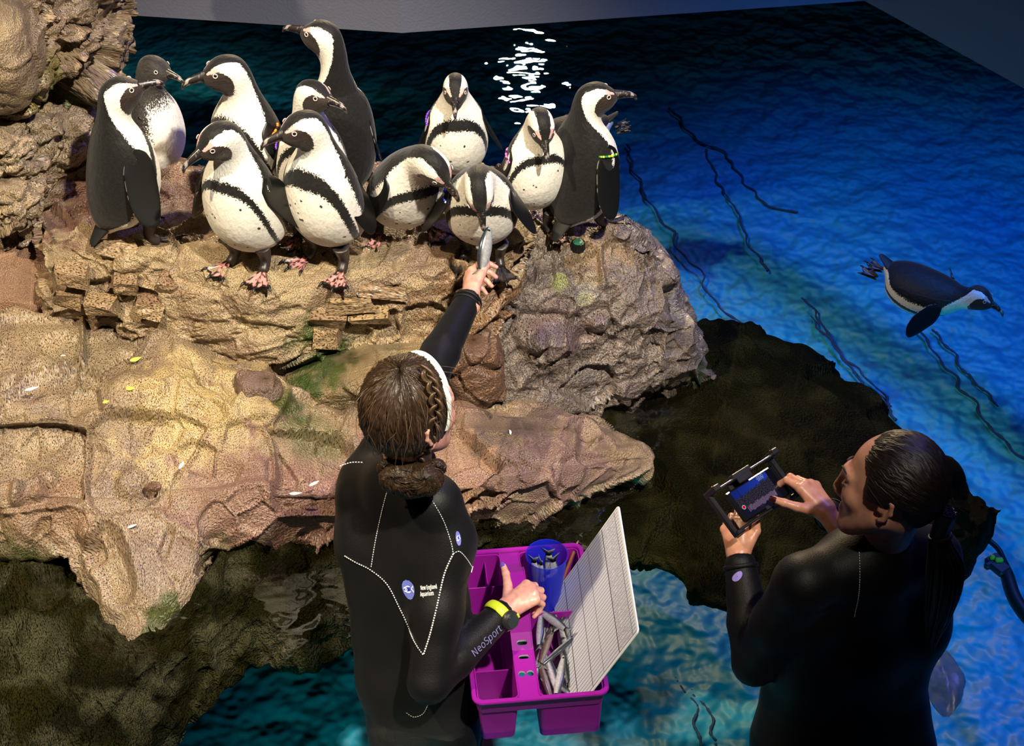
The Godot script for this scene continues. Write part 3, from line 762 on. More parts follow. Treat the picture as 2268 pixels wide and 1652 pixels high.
func make_penguin_parts():
	# bill: upper and lower halves, hooked at the tip, along -z from the face
	var pts := PackedVector3Array(); var cols := PackedColorArray()
	var n := 22; var ns := 17
	for i in n:
		var t := float(i) / (n - 1)
		var z := -0.056 * t
		var top := 0.0165 - 0.007 * t - 0.012 * pow(t, 5.0)
		var bot := -0.0125 + 0.0045 * t + (0.004 * sin(t * PI)) - 0.006 * smoothstep(0.82, 0.95, t) + 0.002 * smoothstep(0.95, 1.0, t)
		var w := 0.0115 * (1.0 - 0.62 * t) * sqrt(maxf(0.0, 1.0 - pow(t, 9.0))) + 0.0006
		if t == 1.0: top = bot + 0.001
		for j in ns:
			var a := TAU * j / (ns - 1)
			var y := lerpf(bot, top, 0.5 - 0.5 * cos(a))
			pts.append(Vector3(sin(a) * w * (1.0 - 0.25 * absf(cos(a))), y, z))
			var c := lin(40, 37, 37)
			var band := absf(t - 0.72 + 0.06 * n_a.get_noise_2d(a * 2.0, 3.0))
			if band < 0.07: c = lin(150, 142, 138)
			elif n_a.get_noise_2d(t * 26.0, a * 1.2) > 0.28: c = lin(108, 102, 100)
			if absf(absf(sin(a)) - 0.99) < 0.02 and t < 0.9: c = lin(22, 20, 20)
			cols.append(c)
	peng.bill = grid(pts, n, ns, true, cols)
	# flipper: a long tapering blade hanging along -y, leading edge towards -z
	for kind in 2:
		pts = PackedVector3Array(); cols = PackedColorArray(); n = 40; ns = 25
		for i in n:
			var t := float(i) / (n - 1)
			var y := -0.212 * t
			var w: float = lerpf(0.026, 0.043, smoothstep(0.0, 0.3, t)) * sqrt(maxf(0.0, 1.0 - pow(maxf(t - 0.45, 0.0) / 0.55, 2.6)))
			w *= sqrt(clampf(t / 0.09, 0.02, 1.0))
			var th: float = 0.0075 * (1.0 - 0.72 * t) * (1.0 if w > 0.002 else 0.2)
			var bow := 0.022 * sin(t * 2.4) * t      # swept back
			for j in ns:
				var a := TAU * j / (ns - 1)
				pts.append(Vector3(cos(a) * th + 0.018 * t * t, y, sin(a) * w + bow))
				var nz := n_a.get_noise_3d(t * 14.0, sin(a) * 4.0, kind * 5.0 + cos(a))
				var outer := cos(a) > -0.05
				var c := lin(18, 17, 17)
				if sin(a) > 0.975: c = lin(170, 165, 158) if nz > 0.0 else c
				if not outer: c = lin(70, 66, 64) if nz > 0.16 else lin(30, 28, 28)
				if not outer and kind == 0 and nz > 0.42: c = lin(170, 160, 155)
				cols.append(c)
		peng["flipper%d" % kind] = grid(pts, n, ns, true, cols, PackedVector2Array(), true)
	# foot: leg, three webbed toes with claws, pink and black
	for kind in 4:
		var st := SurfaceTool.new(); st.begin(Mesh.PRIMITIVE_TRIANGLES)
		var nr := 16; var na := 41
		pts = PackedVector3Array(); cols = PackedColorArray()
		for side in 2:
			var p2 := PackedVector3Array(); var c2 := PackedColorArray()
			for i in nr:
				var r := float(i) / (nr - 1)
				for j in na:
					var s := float(j) / (na - 1) * 2.0 - 1.0          # -1 .. 1 across the three toes
					var toe := absf(s - round(s))                     # 0 on a toe, 0.5 in the web
					var reach := 0.072 * (1.0 - 0.10 * absf(s)) * (1.0 - 0.13 * smoothstep(0.08, 0.5, toe))
					var ang := s * 0.50
					var rr := 0.006 + r * reach
					var ridge := 0.0062 * exp(-pow(toe / 0.13, 2.0)) * (1.0 - 0.35 * r) * (1.0 + 0.35 * absf(sin(r * 9.0)))
					var y := 0.0035 + ridge + 0.011 * pow(1.0 - r, 2.0) if side == 0 else 0.0
					p2.append(Vector3(sin(ang) * rr, y, -cos(ang) * rr))
					var nz := n_a.get_noise_3d(p2[-1].x * 90.0, p2[-1].z * 90.0, kind * 9.0)
					var pink := lin(205, 140, 136)
					if kind >= 2: pink = lin(60, 50, 52)
					var c := pink if nz > (-0.22 if kind == 0 else -0.02) else lin(38, 34, 34)
					if toe < 0.12 and nz < 0.12: c = lin(38, 34, 34)
					if r > 0.88: c = lin(30, 28, 28)
					c2.append(c)
			st.append_from(grid(p2, nr, na, false, c2, PackedVector2Array(), side == 0), 0, Transform3D())
		for s in [-1.0, 0.0, 1.0]:
			var d := Vector3(sin(s * 0.50), 0, -cos(s * 0.50))
			var q := d * (0.075 - 0.007 * absf(s))
			tube(PackedVector3Array([q + Vector3(0, 0.0055, 0), q + d * 0.007 + Vector3(0, 0.006, 0), q + d * 0.014 + Vector3(0, 0.0025, 0), q + d * 0.018]), PackedFloat32Array([0.0042, 0.0038, 0.0022, 0.0004]), 7, st, lin(24, 22, 22))
		if kind != 3: tube(smooth_path([Vector3(0, 0.010, -0.014), Vector3(0, 0.018, 0.0), Vector3(0, 0.036, 0.012), Vector3(0, 0.066, 0.004), Vector3(0, 0.09, -0.004)], 12), PackedFloat32Array([0.010, 0.013, 0.0138, 0.0138, 0.0138, 0.0145, 0.0155, 0.017, 0.019, 0.021, 0.023, 0.024]), 12, st, lin(52, 46, 45))
		peng["foot%d" % kind] = st.commit()
	# tail: a stiff wedge of dark feathers pointing down and back
	pts = PackedVector3Array(); cols = PackedColorArray(); n = 12; ns = 15
	for i in n:
		var t := float(i) / (n - 1)
		for j in ns:
			var a := TAU * j / (ns - 1)
			var w := 0.030 * (1.0 - 0.62 * t) * (1.0 if t < 0.98 else 0.3) + 0.003 * sin(j * 2.2) * t
			pts.append(Vector3(cos(a) * w, sin(a) * 0.014 * (1.0 - 0.75 * t), t * 0.062 + 0.004 * sin(j * 1.7) * t)); cols.append(lin(18, 17, 17))
	peng.tail = grid(pts, n, ns, true, cols)
	# eye: dark ball in a pale ring
	peng.eye = SphereMesh.new(); peng.eye.radius = 0.0052; peng.eye.height = 0.0104; peng.eye.radial_segments = 20; peng.eye.rings = 12
	var tm := TorusMesh.new(); tm.inner_radius = 0.0040; tm.outer_radius = 0.0066; tm.rings = 20; tm.ring_segments = 8
	peng.ring = tm
	# bare pink skin over the eye
	var sm := SphereMesh.new(); sm.radius = 0.010; sm.height = 0.008; sm.radial_segments = 20; sm.rings = 10; peng.skin = sm

func penguin(px: float, py: float, h: float, turn: float, o: Dictionary, label: String) -> Node3D:
	# px, py, h: the spot midway between the feet; turn: heading in degrees, 0 looks away from the camera, 90 to the left
	var at := P(px, py, h)
	if h > 0.1:
		for i in 6: at = P(px, py, lerpf(at.y, ground_at(at.x, at.z), 0.7))
	var root := thing("penguin", label, "penguin", at, "penguins on the rocks" if h > 0.1 else "swimming penguins")
	root.rotation.y = deg_to_rad(turn); root.scale = Vector3.ONE * o.get("size", 1.0)
	if o.has("tilt"): root.rotation = Vector3(o.tilt.x, root.rotation.y, o.tilt.y)
	var kind: int = o.get("coat", 0)
	var b := penguin_body(o)
	part("body", b.mesh, coat[kind], root)
	var mk: Dictionary = b.marks
	# tail at the foot of the back
	var hip: Transform3D = mk.hip[0]
	var lift := Vector3(0, 0, 0)
	var tl := part("tail", peng.tail, M.plumage, root)
	tl.transform = Transform3D(Basis(Vector3.RIGHT, 0.75 - o.get("lean", 0.0)), Basis(Vector3.RIGHT, -o.get("lean", 0.0)) * Vector3(0, 0.075, 0.085))
	# bill
	var bt: Transform3D = mk.bill[0]
	var bl := part("bill", peng.bill, M.horn, root)
	var rr: Array = mk.bill[1]
	var rest_up := Vector3(0, rr[3] - rr[1], -(rr[2] - rr[0])).normalized()
	bl.transform = bt * Transform3D(Basis(Vector3.RIGHT, o.get("bill", -0.08)).scaled_local(Vector3(1.12, 1.15, 1.16)), Vector3(0, 0.0, 0.004))
	# eyes
	var et: Transform3D = mk.eye[0]
	var er: Array = mk.eye[1]
	var ea := 1.98
	for s in [-1.0, 1.0]:
		var ax := Vector3(0, er[3] - er[1], -(er[2] - er[0])) * 0.5
		var lp := ax * -cos(ea) + Vector3(s * sin(ea) * er[4] * 0.965, 0, 0)
		var nrm := Vector3(s * 0.9, 0.22, -0.36).normalized()
		var e := part("eye", peng.eye, M.eye, root); e.transform = et * Transform3D(Basis(), lp - nrm * 0.0018)
		var r := part("eye_ring", peng.ring, M.eye_ring, e)
		r.basis = Basis(nrm.cross(Vector3.BACK).normalized(), nrm, nrm.cross(Vector3.BACK).normalized().cross(nrm)).orthonormalized(); r.position = nrm * 0.0034
	# flippers
	var sh: Transform3D = mk.shoulder[0]
	var fl: Array = o.get("flip", [[0.25, 0.0], [0.25, 0.0]])
	for q in 2:
		var s := -1.0 if q == 0 else 1.0      # left, right
		var f := part("flipper", peng["flipper%d" % (1 if kind == 3 else 0)], M.blade, root)
		var fb := Basis(Vector3.BACK, s * fl[q][0]) * Basis(Vector3.RIGHT, fl[q][1] - 0.12) * Basis(Vector3.UP, s * -0.15)
		if s < 0: fb = fb * Basis.from_scale(Vector3(-1, 1, 1))
		var wide: float = sh.basis.get_scale().x * mk.shoulder[1][4]
		f.transform = sh * Transform3D(fb, Vector3(s * (wide - 0.006), -0.005, 0.006))
		if o.has("band") and o.band[0] == q:
			band(f, o.band[1])
	# feet
	var ft: Array = o.get("feet", [[-0.05, -0.028, 0.25], [0.05, -0.028, -0.25]])
	for q in ft:
		var f := part("foot", peng["foot%d" % o.get("foot", 1)], M.skin_foot, root)
		var gy := 0.0
		if h > 0.1:
			gy = -9.0
			for k in [-0.02, 0.025, 0.06]:
				var tp := root.transform * Vector3(q[0] - sin(q[2]) * k, 0, q[1] - cos(q[2]) * k)
				gy = maxf(gy, (ground_at(tp.x, tp.z) - root.position.y) / root.scale.y - (0.004 if k > 0.0 else 0.010))
		gy = clampf(gy, -0.035, 0.05)
		f.transform = Transform3D(Basis(Vector3.UP, q[2]), Vector3(q[0], gy + 0.001, q[1]))
		if q.size() > 3: f.transform = q[3]
	return root

func band(f: Node3D, colors: Array):
	# a ring of small beads threaded on wire round the top of the flipper
	var st := SurfaceTool.new(); st.begin(Mesh.PRIMITIVE_TRIANGLES)
	var n := 18
	for i in n:
		var a := TAU * i / n
		var b := TAU * (i + 0.86) / n
		var p0 := Vector3(cos(a) * 0.0125 + 0.001, -0.030 + 0.005 * sin(a), sin(a) * 0.030 + 0.003)
		var p1 := Vector3(cos(b) * 0.0125 + 0.001, -0.030 + 0.005 * sin(b), sin(b) * 0.030 + 0.003)
		tube(PackedVector3Array([p0, p0.lerp(p1, 0.15), p0.lerp(p1, 0.85), p1]), PackedFloat32Array([0.0016, 0.0034, 0.0034, 0.0016]), 8, st, colors[i % colors.size()])
	var o := part("flipper_band", st.commit(), M.bead, f)
	o.set_meta("label", "beaded identification band")

func build_penguins():
	M.feather_relief = noise_tex(0.06, 512, 55, [], false, 1.0, FastNoiseLite.TYPE_SIMPLEX_SMOOTH, 3)
	M.plumage = plain(Color.WHITE, 0.65); M.plumage.vertex_color_use_as_albedo = true
	M.blade = plain(Color.WHITE, 0.42); M.blade.vertex_color_use_as_albedo = true
	M.horn = plain(Color.WHITE, 0.28); M.horn.vertex_color_use_as_albedo = true
	M.skin_foot = plain(Color.WHITE, 0.4); M.skin_foot.vertex_color_use_as_albedo = true
	M.bead = plain(Color.WHITE, 0.3); M.bead.vertex_color_use_as_albedo = true
	M.eye = plain(Color8(26, 20, 18), 0.08); M.eye_ring = plain(Color8(205, 196, 190), 0.5); M.pink = plain(Color8(206, 168, 162), 0.55)
	make_coats()
	make_penguin_parts()
	var violet := [lin(110, 60, 200), lin(120, 70, 210)]; var orange := [lin(240, 140, 30), lin(40, 30, 30), lin(235, 120, 40)]
	penguin(300, 522, .45, -50, {"coat": 0, "size": 0.95, "lean": -0.02, "neck": 0.05, "head": -0.22, "yaw": -0.45, "foot": 2, "flip": [[0.45, 0.75], [0.3, 0.12]], "band": [0, [lin(240, 140, 20), lin(245, 150, 30)]]}, "stout penguin at the left end of the ledge with an orange flipper band")
	penguin(362, 415, .43, -110, {"coat": 3, "size": 0.84, "stretch": 1.4, "yaw": -0.15, "head": 0.05, "foot": 1, "flip": [[0.1, 0.0], [0.12, 0.0]]}, "grey-headed juvenile penguin without a breast band, in front of the dark water")
	penguin(577, 470, .45, 142, {"coat": 0, "size": 0.99, "lean": 0.06, "stretch": 1.3, "yaw": -0.55, "head": 0.0, "flip": [[0.32, 0.0], [0.2, 0.0]], "band": [0, orange]}, "large penguin looking left with an orange beaded band, behind the front pair")
	penguin(566, 588, .45, 152, {"coat": 1, "size": 0.97, "lean": 0.10, "neck": 0.08, "yaw": -0.42, "head": 0.22, "roll": 0.1, "foot": 0, "flip": [[0.25, -0.15], [0.3, 0.25]]}, "front penguin with spread pink and black feet, nearest the edge of the cliff")
	penguin(738, 578, .45, 150, {"coat": 2, "size": 0.97, "lean": 0.08, "yaw": -0.6, "head": 0.05, "foot": 1, "flip": [[0.12, 0.0], [0.25, -0.1]]}, "penguin gazing left, second from the front, standing just right of the pink-footed one")
	penguin(704, 505, .45, 175, {"coat": 1, "size": 0.88, "stretch": 1.5, "yaw": 1.15, "head": 0.0, "flip": [[0.1, 0.0], [0.25, 0.0]], "band": [1, violet]}, "small-headed penguin peering right between the tall one and the second one")
	penguin(757, 432, .45, 20, {"coat": 2, "size": 0.94, "stretch": 2.2, "lean": -0.04, "yaw": 0.95, "head": -0.05, "neck": -0.05, "flip": [[0.12, 0.0], [0.1, 0.0]]}, "tallest penguin, dark back turned, neck stretched up and looking left")
	penguin(885, 520, .45, 206, {"coat": 0, "size": 0.94, "lean": 0.30, "bend": 0.32, "neck": 0.2, "head": 0.12, "yaw": 0.45, "feet": [[-0.06, -0.05, 0.2], [0.06, 0.0, -0.5]], "flip": [[0.3, 0.5], [0.22, 0.45]]}, "penguin bowed far forward with its bill to the rock, left of the one being fed")
	penguin(1012, 412, .44, 185, {"coat": 0, "size": 0.80, "lean": 0.12, "stretch": 1.1, "yaw": -0.08, "head": 0.15, "flip": [[0.3, 0.0], [0.2, 0.0]], "band": [1, violet]}, "penguin facing the camera at the back, with a violet band, beside the lamp reflection")
	penguin(1070, 558, .44, 178, {"coat": 0, "size": 0.89, "lean": 0.26, "bend": 0.28, "neck": 0.34, "head": 0.42, "yaw": 0.12, "foot": 2, "flip": [[0.3, 0.4], [0.38, 0.42]], "band": [1, [lin(40, 60, 200), lin(60, 70, 220), lin(220, 225, 235)]]}, "penguin bending down to take the silver fish from the keeper's hand")
	penguin(1178, 490, .40, 196, {"coat": 1, "size": 0.82, "lean": 0.12, "yaw": -0.05, "head": 0.5, "neck": 0.1, "flip": [[0.18, 0.0], [0.2, 0.1]], "band": [1, [lin(220, 110, 190), lin(60, 30, 50), lin(225, 120, 200)]]}, "penguin looking down past a pink beaded band, just behind the one being fed")
	penguin(1289, 508, .38, -40, {"coat": 2, "size": 0.92, "stretch": 1.1, "yaw": -0.8, "head": -0.05, "foot": 2, "flip": [[0.15, 0.0], [0.22, 0.0]], "band": [1, [lin(150, 210, 40), lin(40, 130, 60), lin(220, 220, 60)]]}, "rightmost penguin on the rocks, back turned, with a green and yellow band")

# ---- a field of joined, tapered capsules, meshed as surface nets ------------------------------
class Field:
	var o: Vector3
	var c: float
	var nx: int
	var ny: int
	var nz: int
	var v := PackedFloat32Array()

	func _init(lo: Vector3, hi: Vector3, cell: float):
		o = lo; c = cell
		nx = int((hi.x - lo.x) / cell) + 2; ny = int((hi.y - lo.y) / cell) + 2; nz = int((hi.z - lo.z) / cell) + 2
		v.resize(nx * ny * nz); v.fill(0.5)

	func cap(a: Vector3, b: Vector3, ra: float, rb: float, k := 0.01, cut := false):
		var m := maxf(ra, rb) + k + 2.5 * c
		var lo := (a.min(b) - Vector3.ONE * m - o) / c
		var hi := (a.max(b) + Vector3.ONE * m - o) / c
		var ab := b - a
		var l2 := maxf(ab.length_squared(), 1e-9)
		for ix in range(maxi(0, int(lo.x)), mini(nx, int(hi.x) + 1)):
			for iy in range(maxi(0, int(lo.y)), mini(ny, int(hi.y) + 1)):
				var row := (ix * ny + iy) * nz
				for iz in range(maxi(0, int(lo.z)), mini(nz, int(hi.z) + 1)):
					var p := o + Vector3(ix, iy, iz) * c - a
					var t := clampf(p.dot(ab) / l2, 0.0, 1.0)
					var d := (p - ab * t).length() - (ra + (rb - ra) * t)
					var e := v[row + iz]
					if cut:
						v[row + iz] = maxf(e, -d)
						continue
					var h := k - absf(e - d)
					v[row + iz] = minf(e, d) - (h * h / (4.0 * k) if h > 0.0 else 0.0)

	func egg(at: Vector3, b: Basis, r: Vector3, k := 0.01, cut := false):
		# an ellipsoid with half axes r along the columns of b
		var m := maxf(r.x, maxf(r.y, r.z)) + k + 2.5 * c
		var lo := (at - Vector3.ONE * m - o) / c
		var hi := (at + Vector3.ONE * m - o) / c
		var inv := b.transposed()
		for ix in range(maxi(0, int(lo.x)), mini(nx, int(hi.x) + 1)):
			for iy in range(maxi(0, int(lo.y)), mini(ny, int(hi.y) + 1)):
				var row := (ix * ny + iy) * nz
				for iz in range(maxi(0, int(lo.z)), mini(nz, int(hi.z) + 1)):
					var q := inv * (o + Vector3(ix, iy, iz) * c - at)
					var k0 := (q / r).length()
					var k1 := (q / (r * r)).length()
					var d := k0 * (k0 - 1.0) / maxf(k1, 1e-6)
					var e := v[row + iz]
					if cut:
						var h2 := k - absf(e + d)
						v[row + iz] = maxf(e, -d) + (h2 * h2 / (4.0 * k) if h2 > 0.0 else 0.0)
						continue
					var h := k - absf(e - d)
					v[row + iz] = minf(e, d) - (h * h / (4.0 * k) if h > 0.0 else 0.0)

	func at(p: Vector3) -> float:
		var q := (p - o) / c
		var ix := clampi(int(q.x), 0, nx - 2); var iy := clampi(int(q.y), 0, ny - 2); var iz := clampi(int(q.z), 0, nz - 2)
		var f := q - Vector3(ix, iy, iz)
		var s := 0.0
		for k in 8:
			var dx := k & 1; var dy := (k >> 1) & 1; var dz := k >> 2
			s += v[((ix + dx) * ny + iy + dy) * nz + iz + dz] * (f.x if dx else 1.0 - f.x) * (f.y if dy else 1.0 - f.y) * (f.z if dz else 1.0 - f.z)
		return s

	func grad(p: Vector3) -> Vector3:
		var e := c * 0.8
		return Vector3(at(p + Vector3(e, 0, 0)) - at(p - Vector3(e, 0, 0)), at(p + Vector3(0, e, 0)) - at(p - Vector3(0, e, 0)), at(p + Vector3(0, 0, e)) - at(p - Vector3(0, 0, e))).normalized()

	func hit(from: Vector3, dir: Vector3) -> Vector3:
		# walks along dir until the surface is met
		var p := from
		for i in 60:
			var d := at(p)
			if d < 0.0004: break
			p += dir * minf(d * 0.9, 0.03)
		if absf(at(p)) > 0.004 or p.distance_to(from) > 0.42: return from + dir * 0.15
		return p

	func mesh(tint = null) -> ArrayMesh:
		var pts := PackedVector3Array(); var nor := PackedVector3Array(); var cols := PackedColorArray()
		var id := PackedInt32Array(); id.resize(nx * ny * nz); id.fill(-1)
		var sy := nz; var sx := ny * nz
		var active := PackedInt32Array()
		for ix in nx - 1:
			for iy in ny - 1:
				var row := ix * sx + iy * sy
				for iz in nz - 1:
					var q := row + iz
					var w := v[q]
					if w > 1.9 * c or w < -1.9 * c: continue
					var a := [w, v[q + sx], v[q + sy], v[q + sx + sy], v[q + 1], v[q + sx + 1], v[q + sy + 1], v[q + sx + sy + 1]]
					var n := 0
					for x in a:
						if x < 0.0: n += 1
					if n == 0 or n == 8: continue
					var s := Vector3.ZERO; var m := 0
					for e in [[0, 1], [2, 3], [4, 5], [6, 7], [0, 2], [1, 3], [4, 6], [5, 7], [0, 4], [1, 5], [2, 6], [3, 7]]:
						var f0: float = a[e[0]]; var f1: float = a[e[1]]
						if (f0 < 0.0) != (f1 < 0.0):
							var t := f0 / (f0 - f1)
							var p0 := Vector3(e[0] & 1, (e[0] >> 1) & 1, e[0] >> 2); var p1 := Vector3(e[1] & 1, (e[1] >> 1) & 1, e[1] >> 2)
							s += p0.lerp(p1, t); m += 1
					id[q] = pts.size()
					var p := o + (Vector3(ix, iy, iz) + s / m) * c
					pts.append(p)
					nor.append(Vector3(a[1] + a[3] + a[5] + a[7] - a[0] - a[2] - a[4] - a[6], a[2] + a[3] + a[6] + a[7] - a[0] - a[1] - a[4] - a[5], a[4] + a[5] + a[6] + a[7] - a[0] - a[1] - a[2] - a[3]).normalized())
					active.append(q)
		var idx := PackedInt32Array()
		for q in active:
			var w := v[q]
			for e in [[sx, sy, 1], [sy, 1, sx], [1, sx, sy]]:
				var w2 := v[q + e[0]]
				if (w < 0.0) == (w2 < 0.0): continue
				if q - e[1] - e[2] < 0: continue
				var i0 := id[q]; var i1 := id[q - e[1]]; var i2 := id[q - e[1] - e[2]]; var i3 := id[q - e[2]]
				if i0 < 0 or i1 < 0 or i2 < 0 or i3 < 0: continue
				if w < 0.0: idx.append_array([i0, i2, i1, i0, i3, i2])
				else: idx.append_array([i0, i1, i2, i0, i2, i3])
		var arr := []; arr.resize(Mesh.ARRAY_MAX)
		arr[Mesh.ARRAY_VERTEX] = pts; arr[Mesh.ARRAY_NORMAL] = nor; arr[Mesh.ARRAY_INDEX] = idx
		if tint != null:
			for i in pts.size(): cols.append(tint.call(pts[i], nor[i]))
			arr[Mesh.ARRAY_COLOR] = cols
		var out := ArrayMesh.new(); out.add_surface_from_arrays(Mesh.PRIMITIVE_TRIANGLES, arr)
		return out

func chain(f: Field, pts: Array, radii: Array, k := 0.01):
	for i in pts.size() - 1: f.cap(pts[i], pts[i + 1], radii[i], radii[i + 1], k)

# a hand: wrist, direction of the fingers, direction of the thumb side, right or left, curls of the four fingers, thumb directions
func hand(st: SurfaceTool, wrist: Vector3, fw: Vector3, thumb_side: Vector3, right: bool, size: float, curls: Array, thumb: Array, tint: Callable) -> Dictionary:
	var F := fw.normalized()
	var T := (thumb_side - F * thumb_side.dot(F)).normalized()
	var D := F.cross(T) if right else T.cross(F)
	var q := func(a: float, b: float, c: float) -> Vector3: return wrist + (F * a + T * b + D * c) * size
	var lo := wrist - Vector3.ONE * 0.145 * size + F * 0.05 * size; var hi := wrist + Vector3.ONE * 0.145 * size + F * 0.05 * size
	var fd := Field.new(lo, hi, 0.0033 * size)
	var s := size
	# palm
	fd.cap(q.call(-0.045, 0.0, 0.0), q.call(0.0, 0.0, 0.0), 0.0255 * s, 0.025 * s, 0.012)
	fd.cap(q.call(0.005, 0.012, 0.0), q.call(0.078, 0.025, 0.002), 0.017 * s, 0.0125 * s, 0.012)
	fd.cap(q.call(0.005, 0.002, 0.001), q.call(0.082, 0.008, 0.004), 0.018 * s, 0.0125 * s, 0.012)
	fd.cap(q.call(0.005, -0.006, 0.001), q.call(0.079, -0.009, 0.003), 0.018 * s, 0.012 * s, 0.012)
	fd.cap(q.call(0.005, -0.012, -0.001), q.call(0.071, -0.025, -0.001), 0.017 * s, 0.011 * s, 0.012)
	var tips := []
	var base := [[0.080, 0.026, 0.002], [0.084, 0.0085, 0.004], [0.080, -0.009, 0.003], [0.072, -0.025, -0.001]]
	var lens := [[0.043, 0.026, 0.022], [0.047, 0.029, 0.023], [0.043, 0.027, 0.022], [0.034, 0.021, 0.020]]
	var rad := [[0.0098, 0.0088, 0.0078, 0.0066], [0.0100, 0.0090, 0.0080, 0.0068], [0.0096, 0.0086, 0.0077, 0.0065], [0.0086, 0.0077, 0.0069, 0.0058]]
	for i in 4:
		var p: Vector3 = q.call(base[i][0], base[i][1], base[i][2])
		var a := 0.0
		var sp: float = curls[i][3] if curls[i].size() > 3 else [0.12, 0.02, -0.08, -0.2][i]
		for j in 3:
			a += curls[i][j]
			var dir := ((F * cos(a) - D * sin(a)) + T * sp).normalized()
			var e: Vector3 = p + dir * lens[i][j] * s
			fd.cap(p, e, rad[i][j] * s, rad[i][j + 1] * s, 0.0035)
			if j == 0: fd.cap(p + D * 0.001, p + D * 0.002, 0.0102 * s, 0.0102 * s, 0.006)
			p = e
			if j == 2: tips.append([p, dir, (D * cos(a) + F * sin(a)).normalized(), rad[i][3] * s])
	# thumb, from the side of the palm near its root
	var tp: Vector3 = q.call(0.018, 0.020, -0.006)
	var tl := [0.046, 0.034, 0.027]; var tr := [0.0165, 0.0115, 0.0100, 0.0082]
	for j in 3:
		var dir: Vector3 = (F * thumb[j].x + T * thumb[j].y + D * thumb[j].z).normalized()
		var e: Vector3 = tp + dir * tl[j] * s
		fd.cap(tp, e, tr[j] * s, tr[j + 1] * s, 0.007 if j == 0 else 0.004)
		tp = e
		if j == 2:
			var up := (T * 0.8 + D * 0.6 - dir * (T * 0.8 + D * 0.6).dot(dir)).normalized()
			tips.append([tp, dir, up, tr[3] * s])
	st.append_from(fd.mesh(tint), 0, Transform3D())
	return {"F": F, "T": T, "D": D, "tips": tips, "q": q}

func nail(parent: Node, tip: Array, m: Material, up := Vector3.ZERO):
	var n: Vector3 = (tip[2] if up == Vector3.ZERO else (up - tip[1] * up.dot(tip[1])).normalized())
	var x: Vector3 = tip[1].cross(n).normalized()
	var pts := PackedVector3Array()
	for i in 7:
		for j in 9:
			var u := (i / 6.0 - 0.5) * 2.0; var w := (j / 8.0 - 0.5) * 2.0
			var r: float = tip[3]
			var lx := r * 0.82 * w * sqrt(1.0 - 0.35 * pow(absf(u), 4.0))
			pts.append(tip[0] + tip[1] * (u * r * 1.05 + r * 0.15) + x * lx + n * (r * 0.98 * sqrt(maxf(0.05, 1.0 - 0.55 * w * w)) + 0.0007 - 0.18 * r * maxf(0.0, u)))
	part("fingernail", grid(pts, 7, 9, false, PackedColorArray(), PackedVector2Array(), false), m, parent)

func skin_tint(p: Vector3, _n: Vector3) -> Color:
	var t := n_b.get_noise_3dv(p * 60.0)
	return lin(212, 160, 142).lerp(lin(200, 128, 120), clampf(0.35 + t, 0, 1))

func skin_tint_dark(p: Vector3, _n: Vector3) -> Color:
	var t := n_b.get_noise_3dv(p * 40.0)
	return lin(206, 150, 122).lerp(lin(190, 126, 106), clampf(0.35 + t, 0, 1))

func stitch(f: Field, ctrl: Array, dirs: Vector3, st: SurfaceTool, r := 0.0010, gap := 0.35, step := 0.0055, lift := 0.0015):
	# a line of stitches laid on the suit
	var path := smooth_path(ctrl, 240)
	var on := PackedVector3Array()
	for p in path: on.append(f.hit(p + dirs * 0.22, -dirs) + dirs * lift)
	var run := 0.0
	var seg := PackedVector3Array()
	for i in range(1, on.size()):
		var d := on[i].distance_to(on[i - 1])
		var n := 1 + int(d / 0.0006)
		for k in n:
			run += d / n
			if fmod(run, step) < step * (1.0 - gap): seg.append(on[i - 1].lerp(on[i], float(k) / n))
			else:
				if seg.size() > 2:
					var rad := PackedFloat32Array(); rad.resize(seg.size()); rad.fill(r)
					tube(seg, rad, 5, st, Color(0.75, 0.75, 0.74))
				seg = PackedVector3Array()

func hair_cap(c: Vector3, b: Basis, r: Vector3, pole_a: Vector3, pole_b: Vector3, seed_: float, c1: Color, c2: Color, c3: Color, relief: float, face_cut: Callable, nu := 80, nv := 801, twist := 0.0) -> ArrayMesh:
	# hair combed over an ellipsoid from pole a (crown) to pole b (where it is tied): ridges follow the strands
	var a := pole_a.normalized(); var e := pole_b.normalized()
	var x := (a.cross(e)).normalized()
	var pts := PackedVector3Array(); var cols := PackedColorArray()
	for i in nu:
		var s := float(i) / (nu - 1)
		for j in nv:
			var g := TAU * j / (nv - 1)
			var g0 := g
			var ang := s * PI
			var axis := (a - e).normalized()
			var y := axis
			var around := (x * sin(g) + axis.cross(x) * cos(g))
			var d := (y * cos(ang) + around * sin(ang)).normalized()
			g = g0 + twist * s
			var wav := 0.10 * n_a.get_noise_3d(g * 1.2, s * 3.0, seed_)
			var k1 := n_b.get_noise_3d(g * 42.0 + wav * 80.0, s * 2.6, seed_)
			var k2 := n_b.get_noise_3d(g * 7.0 + wav * 30.0, s * 3.4, seed_ + 9.0)
			var k3 := n_a.get_noise_3d(d.x * 2.2, d.y * 2.2, d.z * 2.2 + seed_)
			var disp: float = relief * (0.45 * k1 + 0.55 * k2 + 0.5 * k3) - face_cut.call(d)
			pts.append(c + b * (d * r) + (b * d) * disp)
			var m := clampf(0.5 + 0.7 * k1 + 0.5 * k2, 0.0, 1.0)
			cols.append(c1.lerp(c2, m).lerp(c3, clampf(k1 * 2.0 - 0.6, 0.0, 0.8)))
	return grid(pts, nu, nv, true, cols, PackedVector2Array(), false)

